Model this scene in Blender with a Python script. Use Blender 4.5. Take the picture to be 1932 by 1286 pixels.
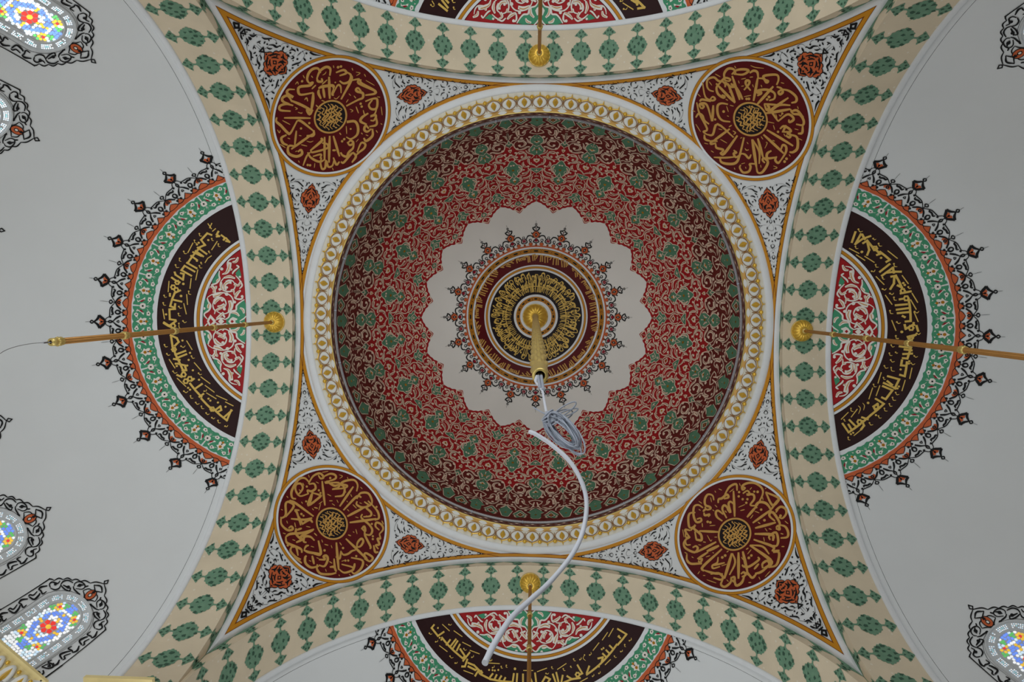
import bpy, math, random
from mathutils import Vector, Matrix
from mathutils.geometry import tessellate_polygon

sc = bpy.context.scene
for _o in list(bpy.data.objects):
    bpy.data.objects.remove(_o)
COL = sc.collection
PI = math.pi
R_ = math.radians

# ---------------------------------------------------------------- camera
# world: x to the picture's right, y to its bottom, z up; the camera stands on the floor and looks up
cam_d = bpy.data.cameras.new('camera')
cam_d.sensor_fit = 'HORIZONTAL'; cam_d.sensor_width = 36.0
cam_d.lens = 36.0 * 1220.0 / 1932.0
cam_d.clip_end = 200
cam = bpy.data.objects.new('camera', cam_d); COL.objects.link(cam)
_right = (0.999323, -0.014867, 0.033658)
_down = (0.017038, 0.997731, -0.065142)
_fwd = (-0.032613, 0.065672, 0.997308)
cam.matrix_world = Matrix(((_right[0], -_down[0], -_fwd[0], -0.0255),
                           (_right[1], -_down[1], -_fwd[1], -0.5714),
                           (_right[2], -_down[2], -_fwd[2], 0.0), (0, 0, 0, 1)))
sc.camera = cam

# ---------------------------------------------------------------- light
W = bpy.data.worlds.new('daylight'); sc.world = W; W.use_nodes = True
W.node_tree.nodes['Background'].inputs[0].default_value = (0.93, 0.97, 1.0, 1)
W.node_tree.nodes['Background'].inputs[1].default_value = 0.05
def area(name, loc, tgt, sx, sy, power, col):
    l = bpy.data.lights.new(name, 'AREA'); l.shape = 'RECTANGLE'; l.size = sx; l.size_y = sy
    l.energy = power; l.color = col
    o = bpy.data.objects.new(name, l); COL.objects.link(o); o.location = loc
    o.rotation_euler = (Vector(tgt) - Vector(loc)).to_track_quat('-Z', 'Y').to_euler()
    return o
# added fill lamps, front, back and upward on the left, far below the picture
area('front_fill_lamp', (0, 10.5, 2.0), (0, -6, 8), 9, 5, 450, (0.92, 0.98, 1.0))
area('back_fill_lamp', (0, -10.5, 2.0), (0, 6, 8), 9, 5, 650, (0.92, 0.98, 1.0))
area('upward_fill_lamp', (-7.6, 0, -1.6), (-7.6, 0, 10), 8, 10, 520, (0.95, 1.0, 1.0))
sc.view_settings.view_transform = 'Standard'
sc.view_settings.look = 'None'
sc.view_settings.exposure = 0.0
sc.view_settings.gamma = 1.0
sc.view_settings.use_curve_mapping = False

DOME="""gp0 8712,13 8684,62 8620,154 8331,164 8266,255 8168,172 7988,17
cs13 8712,13 8712,89 8633,154
cs18 7977,30 8054,106 8169,181
cs11 8266,255 8332,178 8330,150
cp0 8578,13 8437,69 8299,15
kd26 8438,14
cd15 8258,-29
gp0 8459,241 8370,328 8180,467 8335,593 8483,679 8657,606 8698,558 8632,450 8625,339 8515,296
cs15 8471,241 8358,328 8180,467 8335,593 8483,679
cf13 8471,343 8618,450 8515,566 8319,461 8471,343
rp0 8475,371 8587,451 8508,538 8355,460
kd20 8485,455
cs28 8477,297 8607,307 8666,342
cs28 8687,567 8644,606 8518,626
rp0 8715,162 8739,272 8703,318 8536,249 8335,230 8480,199
rp0 8570,749 8703,705 8730,621 8598,673 8424,692 8488,735
gp0 8741,902 8696,798 8494,754 8278,691 8183,764 7942,913
cs13 8728,903 8700,807 8521,757 8290,690
cs23 8186,735 8087,819 7941,910
cp0 8602,908 8420,862 8307,916
kd26 8439,910
cs20-28-16 7646,43 7819,71 7989,136 8059,222 8081,337 8065,453 7974,554 7841,630 7681,645 7536,614 7438,606
cs8-41-24 7927,191 7954,263 8005,339 8043,454
cd33 8168,305
cd31 7935,458
cs11-20-28 7824,208 7820,297 7733,349 7595,359 7486,419 7487,501 7582,546 7805,553
cs11-41-33 7810,297 7755,358 7652,422
cd29 7642,422
cs41-49-24 7807,563 7667,576 7494,597
cs24-28-18 7467,553 7341,591 7265,680 7244,755 7159,820
cd33 7387,681
cd29 7745,704
cs13 7731,642 7745,704
cs13-41-24 8208,604 8076,621 7975,700 7981,797 7907,871
cd29 7888,735
cs21 7807,855 7806,920
cs49 7728,902 7341,915
cs16-36-24 7585,747 7543,812 7417,848 7329,872
gp0 7286,918 7157,847 7054,793 6963,856 6932,908 7101,911
cs16 7313,915 7159,857 7069,781 6993,756 6941,836 6854,911
cs15 7031,919 7129,844
cs33 6993,756 7061,782
cs29 7529,21 7549,104 7601,193 7603,223
cs18 7798,100 7719,171 7603,223
cs15 7747,76 7778,120
cd20 7902,60
cs15 7988,17 7902,18
cs15 7500,21 7386,22
gp0 7462,21 7424,86 7332,159 7206,209 7063,208 6972,125 6954,25
cs15 7443,80 7333,164 7206,212 7072,209 6972,125
cs16-38-24 7316,335 7212,292 7084,270 7010,198 6964,125
cd39 7368,215
cd16 7312,61
cp0 7220,23 7113,117 7003,25
cs11 7377,22 7229,23
kd28 7103,24
cs41-46-16 7151,604 7147,457 7085,387 6996,370 6905,417 6857,518 6902,591
cd33 6942,566
cd38 7324,479
cs24-21-16 7194,392 7237,515 7199,622 7109,714 7008,744
cs18 6991,745 6884,733 6781,688
cs16 7027,745 6905,746 6791,699 6746,655
cd36 6780,657
cs36-43-21 6825,228 6830,314 6764,403 6719,502 6722,599 6741,655
gp0 6955,13 6925,122 6822,181 6737,241 6621,260 6549,243 6453,161 6385,63 6430,17
cs14 6937,121 6822,181 6736,236
cs11 6940,121 6820,14
cs14-29-16 6672,364 6584,344 6500,269 6446,162 6381,73
cs24-36-21 6744,245 6651,265 6563,242
cs27 6790,76 6688,97 6617,162
cp0 6790,14 6761,67 6615,60 6565,90 6486,17
kd29 6680,15
cs14 6374,18 6249,19
cs13 6374,83 6292,156 6240,219
cp0 6236,19 6236,111 6127,108 6032,21
kd26 6143,20
cs36-43-21 6308,216 6327,307 6253,413 6210,529 6201,623
cd29 6154,628
cs13 6208,623 6244,681 6279,729
cs36-47-29 6257,285 6134,295 6012,264
cs29-31-17 5985,276 5968,165 5913,70 5840,22
cs17 6063,215 6021,174
cs36-36-14 6530,624 6520,556 6537,455 6488,389 6388,380 6309,430 6290,513 6338,560
cd29 6372,517
cs21-21-17 6576,414 6612,510 6600,609 6513,695 6420,735
cd32 6586,718
cd30 6369,699
cs13 6881,909 6784,914
cp0 6769,914 6773,836 6687,845 6596,913
kd20 6696,918
cs36-29-43 6353,711 6412,766 6455,842 6534,912
cs21 6212,819 6281,780 6364,812 6380,891
cs19 6306,721 6234,785 6202,841
gp0 6217,912 6187,833 6079,761 6019,726 5964,625 5903,555 5797,554 5683,586 5618,683 5511,753 5541,933
cs17 6230,910 6172,824 6064,752 6011,716 5971,624 5904,566 5809,547 5695,574 5616,672 5518,753
cs21-41-21 5925,677 5818,617 5712,606 5634,664
cs10 5786,676 5715,730 5620,700
cd24 6000,851
cs17 6050,903 5916,905
cp0 5894,894 5798,839 5750,790 5659,909
kd31 5777,907
cd30 5888,313
cs13 5868,314 5861,396 5888,545
cs7-40-36 6122,476 6017,505 5910,500
cs11 6122,474 5986,462 5872,373
cs21-33-36 5816,322 5723,294 5636,344 5604,436 5579,574
cd26 5745,492
cs14 5762,276 5668,225 5553,224 5465,251
gp0 5788,23 5785,225 5679,152 5575,25
cs13 5794,23 5792,231 5679,163 5559,25
cs13 5755,23 5665,24 5710,90
cs22 5704,222 5594,222 5497,251 5435,314 5397,406 5398,546
cs43 5434,582 5447,690
cs13 5380,297 5343,410 5345,551 5404,696 5486,810
cs18-34-31 5686,309 5612,352 5586,450 5570,573
cs12 5568,355 5508,437 5493,537 5527,632 5581,704
cs11 5579,5 5449,6
cs29 5438,6 5438,90
cf16 5330,7 5266,125 5175,8
kd15 5264,7
cs13 5580,92 5505,172 5410,265 5336,279 5270,257
cs24 5461,154 5333,206 5225,182 5149,102 5096,14
cs16 5281,353 5250,274 5184,225 5099,198 5015,212 4954,269 4927,357
cd32 5234,379
cd26 5049,9
cs11 5117,8 4960,10
gp0 4981,9 4939,96 4879,202 4806,189 4758,281 4678,337 4657,172 4600,82 4523,14
cs13 4983,9 4939,96 4879,202 4806,186 4758,281 4678,331 4657,172 4600,82 4523,14
cs12 4820,11 4743,113 4673,183
cf11 4923,10 4887,49 4856,11
cf11 4742,12 4701,46 4650,12
cs18-27-18 4953,242 4871,274 4793,356 4739,485 4704,568
cs11 4935,303 4868,406 4840,519 4883,646
cs24-33-18 4922,347 4912,446 4895,557
cs16 5049,274 5115,344 5154,446 5173,548
cs18-27-24 5030,323 5079,431 5145,530 5129,637 5084,706
cs24-39-18 5081,584 4984,666 4891,766 4840,852 4773,897
cs15 5118,765 5054,723 4972,738
cs31 4799,523 4765,549 4750,619 4770,712
cs13 4719,714 4746,766 4794,820
cs39-37-18 4740,620 4620,659
cs21 4705,579 4624,589 4560,668 4530,767 4506,830
gp0 5736,619 5583,723 5494,794 5408,906 5782,913
cs13 5717,640 5583,723 5494,794
cs10 5664,882 5513,841 5486,810
gp0 5474,806 5371,690 5274,692 5184,818 5113,914 5398,908
cs13 5481,835 5395,707 5327,593 5246,633 5186,755 5145,845 5080,909
cs31 5316,590 5238,655
cs24 5353,672 5263,688
cs11 5470,847 5396,900
cp0 5377,911 5346,820 5275,856 5194,921
kd28 5272,916
cs12 5111,903 5037,905
cp0 5032,906 5034,809 4954,844 4885,911
kd13 4973,900
cs15 5149,839 5104,777
cp0 4746,891 4700,819 4640,830 4613,776 4582,863 4554,916
kd24 4655,902
cs18-16-24 4496,227 4582,234 4636,311 4653,425 4608,522 4520,567 4446,529 4409,436 4445,349
cd28 4469,383
cs18-33-18 4603,441 4516,511 4437,470
cd32 4428,237
cs22 4394,263 4347,345 4343,456 4402,570 4446,721
cd18 4481,71
cs31-37-12 4531,8 4450,8 4360,15
gp0 4491,923 4435,892 4358,748 4298,758 4239,857 4254,904
cs13 4491,851 4403,789 4346,737 4280,774 4241,894
cd38 4344,892
cp0 4284,474 4345,553 4341,689 4274,718 4206,572
gd16 4295,585
cs16 4255,628 4237,775
cs22 4224,904 4191,790 4119,674 4059,776 3984,909
cs15 4192,885 4114,909 4043,898"""
CRES="""bs14 3496,-3 3459,54 3421,-2
bs4 3612,-4 3504,-3
bs14-23-21 3407,-2 3338,116 3333,234
bs21-29-14 3333,234 3265,180 3216,97 3180,0
bs12 3316,-2 3324,117
ms14 3309,-2 3187,0
op0 3180,0 3164,161 3084,273 2982,199 2921,2
bp0 3137,0 3059,96 2964,2
wd18 3056,1
bs17 3183,98 3100,246 3128,339
bs27 3115,265 3126,340
bs12 3072,274 2968,179 2921,69
mp0 2910,2 2854,132 2794,107 2785,3
bs21 2913,16 2826,178 2781,204 2752,75 2752,4
bs31 2733,4 2691,5
od47 2694,427
bd23 2677,435
bs9 2666,278 2737,299 2778,413 2745,539 2677,591
od31 2653,5
bs19-27-14 2937,202 3011,327 3027,482 3005,603 2931,686 2890,751
bs27 3008,584 3031,559
bs17 2858,332 2892,410 2872,509 2819,505 2800,396 2858,332
bs12 3024,880 2977,830 2942,878
mp0 2930,876 2866,785 2792,778 2785,888
bs23 2943,861 2877,727 2786,689 2752,819 2751,911
od29 2681,900"""
RING="""yf27 2244,-17937 2241,-16798 2263,-16521
yf27 2147,-17045 2214,-17267
yf27 2080,-17117 2177,-17417
yf27 2155,-16682 2227,-16906
yf27 2180,-17709 2215,-17840
yf27 2111,-16309 2242,-16292 2248,-16086
yf27 2215,-16258 2239,-15604
yf27 2147,-16062 2219,-16073
yf27 2150,-15891 2222,-15901
yf27 2154,-15705 2228,-15730
yf27 2260,-15490 2259,-15281
yf27 2038,-15199 2265,-15161 2237,-15323
yf27 2043,-15033 2236,-15035
yf27 2079,-14710 2282,-14725 2308,-14487
yf27 2097,-14516 2297,-14558
yf27 2155,-14381 2275,-14236 2247,-14456
yf27 2046,-13964 2275,-13959 2267,-13776
yf27 2061,-13743 2255,-13791
yf27 2033,-13459 2251,-13566 2275,-13315
yf27 2057,-13207 2275,-13315 2277,-13184
yf27 2172,-13024 2271,-12928 2264,-13213
yf27 2030,-12594 2254,-12724 2286,-12572
yf27 2060,-12288 2286,-12466
yf27 2090,-12100 2294,-12305 2285,-12461
yf27 2084,-11649 2296,-11986 2313,-11809
yf27 2115,-11438 2310,-11730
yf27 2165,-11293 2318,-11564
yf27 2234,-11252 2314,-11401
yf22 2164,-15596 2198,-15586 2213,-15505 2194,-15432 2159,-15439 2144,-15522 2164,-15596"""
CREST="""op0 3436,-29 3626,-19 3590,56 3541,143 3524,179 3538,213 3612,334 3574,390 3525,469 3570,553 3619,693 3618,719 3442,749
bs11 3626,-19 3590,56 3541,143 3524,179
bs11 3524,190 3569,259 3612,334 3574,398 3525,469
bs11 3525,480 3573,553 3618,678
bs11 3510,-25 3512,88 3535,182 3513,261 3508,340 3514,402 3525,472 3507,592 3506,726
bs15 3715,-15 3675,38 3667,-18
bs12-31-25 3784,-12 3728,107 3681,166 3635,212
bs22 3875,-8 3836,36 3795,13 3785,-12
bs25-41-33 3919,3 3945,74 3997,151 4034,217
bs33-36-20 4034,217 4061,97 4130,-3
op0 3934,-6 3964,93 4023,113 4036,42 4011,-3
bs28 4011,-3 3973,-4
bs15 3973,-4 3875,-8
bs20 4134,0 4166,46 4203,3
bs5 4204,3 4286,6
bs15 3919,39 3907,109 3849,173 3841,266 3839,410 3822,512 3779,618 3740,694
bs36 3842,173 3810,151
bs28 3822,509 3791,478 3800,383 3779,268 3815,238
bs28 3743,342 3705,407 3649,363 3662,287 3712,282 3743,342
bs15 3639,333 3597,335
bd22 3586,413
bd22 3585,243
bs20 3865,682 3833,629 3796,674
bs5 3873,681 4030,672
bs15 3804,685 3721,697
op0 3747,689 3717,596 3670,557 3634,604 3675,699
bs20-28-22 3743,675 3709,568 3668,497 3633,432
bs20 3713,698 3680,649 3648,704"""
ARAB="""gp0 1106,-162 1139,1948 1219,2465 1299,1926 1330,1577 1324,1136 1228,647 1300,764 1414,762 1464,419 1525,177 1508,-104
ws30 1215,2507 1299,1926 1333,1575 1325,1165 1430,918 1458,421 1531,176
ws26-51-30 1248,1487 1176,1374 1137,970
ws28-56-30 1428,837 1316,874 1232,601
gp0 2037,1434 1975,1591 1934,1364 1875,1132 1894,791 1985,464 2015,-60 2039,-58
ws30 1976,1607 1936,1384 1873,1133 1894,791 1986,476 1917,155
ws65 1902,1262 1910,907
wd28 2002,869
gp0 1998,3642 1945,3369 1889,3143 1911,2780 1980,2593 2014,2847 2008,3298
ws28 1991,3657 1944,3371 1889,3143 1909,2784 1982,2548 1916,2417
ws46 1898,3174 1919,2881
wd32 1976,3844
gp0 1692,4185 1704,4679 1574,4369 1539,4054 1641,4091
wd23 1568,4189
ws28 1726,4764 1744,4211 1730,3989
ws28-58-28 1628,3826 1744,3700 1829,3380
ws26 1829,3380 1836,2950 1766,2581 1642,2536 1544,2738 1519,3088 1537,3342
ws51-53-26 1640,3390 1703,3252 1736,2980 1707,2726 1655,2649
wd26 1673,2847
ws23 1760,3214 1712,3437 1643,3541 1566,3438
ws23-49-28 1825,3016 1760,2639 1699,2513
wd28 1787,2479
ws46-39-14 1558,2736 1520,2881 1461,2531
ws23 1656,4049 1539,3957 1469,3774
ws26 1834,1328 1819,1667 1736,1900 1633,1880 1563,1551 1575,1186
ws23 1840,1324 1808,998 1755,781
ws28-60-30 1804,1283 1777,1615 1701,1862
ws28-53-46 1729,1177 1655,1227 1590,1475
ws14-42-32 1771,555 1750,828 1660,1058 1588,1277
wd29 1660,1742
wd29 1573,1063
ws23 1978,1637 1913,1895 1821,2134 1723,2307 1600,2384 1497,2273 1429,1921 1415,1260 1478,837 1573,641 1673,700 1728,815
ws58-65-28 1876,1832 1786,2030 1706,2330
ws58-70-30 1506,1904 1449,1450 1477,890
wd35 1615,2336
wd30 1396,1909
ws58-46-58 1971,2497 1894,2314 1871,2099
ws42 1883,2619 1880,2331
ws39 2030,2238 1997,2443
ws58-65-16 1937,4562 1874,4242 1844,3836 1901,3544
ws42 1854,4158 1790,4242
ws21 1902,4168 1975,4455 1974,4735 1921,5027
ws46 1900,4676 1861,4914 1902,5222
ws30 1796,4714 1726,4764
ws51-39-28 1579,3408 1485,3473 1494,3963
ws28 1504,3933 1415,3668 1421,3257
ws30-60-35 1384,3189 1416,2708 1414,2233
ws32 1411,2226 1299,2372 1256,2659
wd28 1290,2720
wp0 1925,-66 1905,176 1853,492 1802,310 1747,96 1736,-82
rp0 1883,-70 1850,221 1791,-77
ws28-53-35 1722,209 1644,475 1582,761
ws35 1584,588 1544,326
ws26 1531,176 1630,264 1741,97
wp0 1687,-86 1630,264 1558,-99
wp0 1471,-108 1420,294 1371,444 1269,292 1296,-131
rp0 1421,-114 1388,160 1346,-124
ws23 1219,48 1130,356 1083,692"""
FLOR="""gp0 3393,-14 3417,71 3422,200 3410,330 3384,421 3411,508 3417,596 3032,656 3035,555 3010,411 3037,300 3035,154 3016,-32
wp0 3351,-10 3293,48 3254,161 3229,98 3183,135 3142,122 3149,44 3100,-21
kd30 3251,-14
kd25 3148,-19
nd13 3191,-17
wp0 3286,615 3274,540 3224,499 3177,532 3165,633
wp0 3370,652 3321,598 3290,609
wp0 3090,583 3134,590 3167,628
nd17 3227,623
wp0 3388,282 3348,350 3300,303 3316,185 3343,148
nd12 3343,271
wp0 3144,382 3103,438 3062,334 3084,222 3140,241
nd12 3106,331
wp0 3349,383 3326,501 3305,419 3253,359 3199,248 3191,360 3247,467 3302,466
mp0 3302,461 3247,472 3193,364 3245,377
ws8 3316,169 3305,85
ws8 3137,523 3111,420
wp0 3098,82 3078,154 3056,73 3082,100"""
KUF_L="""yf46 2622,5029 2703,4948 2693,4493 2557,4407
yf46 2562,4424 2624,4097
yf46 2605,4104 2626,3108
yf46 2636,4073 2420,4068
yf46 2627,3873 2441,3851
yf46 2652,3751 2480,3808
yf46 2643,3534 2499,3499
yf46 2638,3117 2418,3089
yf46 2653,2930 2422,2873
yf46 2664,2660 2445,2590
yf46 2671,2652 2653,2930
yf46 2774,2436 2740,2337 2566,2225 2595,2523 2655,2508
yf46 2788,2145 2692,2072 2611,2049
yf46 2554,1641 2646,1453 2671,1143 2691,760
yf46 2668,1102 2482,1072
yf46 2691,760 2597,702 2598,895
yf46 2587,640 2701,593 2685,102 2569,63
yf46 2801,-99 2721,-225 2594,-390
yf46 2586,5410 2559,5241 2500,5274 2525,5163
yf46 2483,5402 2400,5444 2381,5312
yf46 2378,5480 2274,5478 2329,5367
yf23 2772,4118 2735,3593
yf23 2441,4984 2394,4436
yf23 2379,3037 2327,2470
yf23 2422,2441 2375,1892
yf23 2818,1934 2779,1444
yf23 2405,1508 2350,967
yf23 2426,982 2355,421
yf23 2831,566 2791,118
yf23 2843,5313 2721,5256
yf23 2804,5455 2756,5227
yf23 2670,5404 2665,5211
yf23 2332,3617 2341,3896 2315,4138
yd17 2806,4679
ys18 2806,4679 2770,4609 2734,4664
yd17 2785,4279
ys18 2785,4279 2751,4195 2709,4236
yd17 2817,3544
ys18 2817,3544 2777,3472 2739,3537
yd17 2811,3153
ys18 2811,3153 2795,3050 2750,3045
yd17 2821,2783
ys18 2821,2783 2781,2688 2733,2744
yd17 2843,1231
ys18 2843,1231 2821,1153 2782,1178
yd17 2836,878
ys18 2836,878 2819,777 2774,778
yd17 2382,1716
ys18 2382,1716 2367,1581 2316,1568
yd17 2559,4901
ys18 2559,4901 2528,4844 2499,4894
yd17 2385,4930
ys18 2385,4930 2352,4839 2312,4889
yd17 2415,4263
ys18 2415,4263 2392,4208 2367,4244
yd17 2401,3496
ys18 2401,3496 2387,3435 2361,3450
yd17 2393,3288
ys18 2393,3288 2358,3204 2321,3263
yd17 2518,790
ys18 2518,790 2489,706 2449,745
yd17 2514,416
ys18 2514,416 2504,303 2462,290
yd17 2419,21
ys18 2419,21 2388,-76 2344,-25
yd17 2504,-112
ys18 2504,-112 2498,-352 2411,-419
yd23 2586,4724
yd23 2687,4307
yd23 2690,4179
yd23 2760,339
yd27 2530,2025
yd27 2509,1367
yd23 2735,1355
yd23 2727,1264
yd23 2490,3460
yf36 2619,2033 2627,1933 2665,1905 2694,1974 2687,2072 2650,2102 2619,2033
yf36 2666,1743 2676,1637 2717,1612 2748,1690 2738,1793 2697,1821 2666,1743
yf36 2591,1652 2602,1544 2644,1519 2674,1600 2663,1706 2622,1733 2591,1652
yf36 2580,-237 2604,-333 2647,-327 2666,-230 2642,-135 2599,-138 2580,-237
yf48 2801,-57 2700,-224 2563,12
yf48 2690,-699 2577,-880 2553,-1091 2645,-1249
yf48 2686,-796 2696,-1273 2678,-1724 2662,-2038 2659,-2613
yf48 2684,-1695 2468,-1634
yf48 2678,-1874 2470,-1821
yf48 2739,-1880 2637,-2007
yf48 2701,-2158 2574,-2379
yf48 2668,-2551 2598,-2625 2583,-2370
yf48 2806,-2668 2747,-2834
yf48 2667,-3318 2647,-4194
yf48 2627,-3671 2470,-3653
yf48 2677,-4137 2578,-4134
yf48 2610,-3225 2548,-3196
yf48 2674,-4271 2682,-5079
yf48 2656,-5147 2687,-5965
yf48 2615,-5181 2517,-5220 2569,-5395 2651,-5318
yf48 2447,-5803 2679,-5950
yf48 2450,-5839 2645,-5751
yf23 2388,-1113 2328,-1648
yf23 2380,-2409 2329,-2955
yf23 2401,-3289 2329,-3877
yf23 2433,-3817 2381,-4413
yf23 2512,-4198 2453,-4763
yf23 2395,-4642 2324,-5251
yf23 2376,-5266 2346,-5736
yf23 2832,-1839 2788,-2309
yf23 2837,-2812 2773,-3339
yd17 2845,-1113
ys19 2845,-1113 2835,-1218 2788,-1230
yd17 2843,-1551
ys19 2843,-1551 2827,-1640 2784,-1632
yd17 2850,-2426
ys19 2850,-2426 2835,-2544 2780,-2542
yd17 2860,-3492
ys19 2860,-3492 2841,-3606 2788,-3595
yd17 2808,-3848
ys19 2808,-3848 2828,-3950 2794,-4019
yd17 2815,-4252
ys19 2815,-4252 2817,-4364 2771,-4399
yd17 2784,-4564
ys19 2784,-4564 2809,-4662 2779,-4741
yd17 2819,-4955
ys19 2819,-4955 2827,-5055 2789,-5099
yd17 2820,-5309
ys19 2820,-5309 2818,-5406 2778,-5425
yd17 2792,-5621
ys19 2792,-5621 2824,-5710 2801,-5800
yd17 2814,-6061
ys19 2814,-6061 2806,-6144 2765,-6145
yd17 2526,-1335
ys19 2526,-1335 2487,-1424 2439,-1356
yd17 2402,-3040
ys19 2402,-3040 2395,-3154 2353,-3173
yd17 2524,-4042
ys19 2524,-4042 2492,-4097 2460,-4033
yd17 2382,-2004
ys19 2382,-2004 2377,-2133 2332,-2165
yd23 2387,-1802
yd23 2465,-2154
yd23 2476,-2765
yd23 2467,-3374
yd23 2487,-4985
yd23 2457,-5445
yd23 2472,-1049
yd23 2538,-2414
yd23 2565,-4497
yd23 2566,-4638
yd23 2737,-2129
yd23 2737,-2254
yd23 2749,-3456
yd23 2739,-3583
yf38 2641,-1448 2671,-1525 2712,-1502 2723,-1404 2693,-1327 2652,-1348 2641,-1448
yf38 2646,-2817 2686,-2884 2727,-2837 2728,-2725 2689,-2656 2647,-2701 2646,-2817
yf38 2675,-3166 2717,-3227 2757,-3175 2755,-3064 2714,-3001 2674,-3051 2675,-3166
yf38 2578,-3154 2620,-3218 2660,-3164 2658,-3049 2617,-2983 2577,-3035 2578,-3154
yf38 2645,-5102 2688,-5130 2717,-5057 2702,-4956 2659,-4926 2630,-4999 2645,-5102"""
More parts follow.
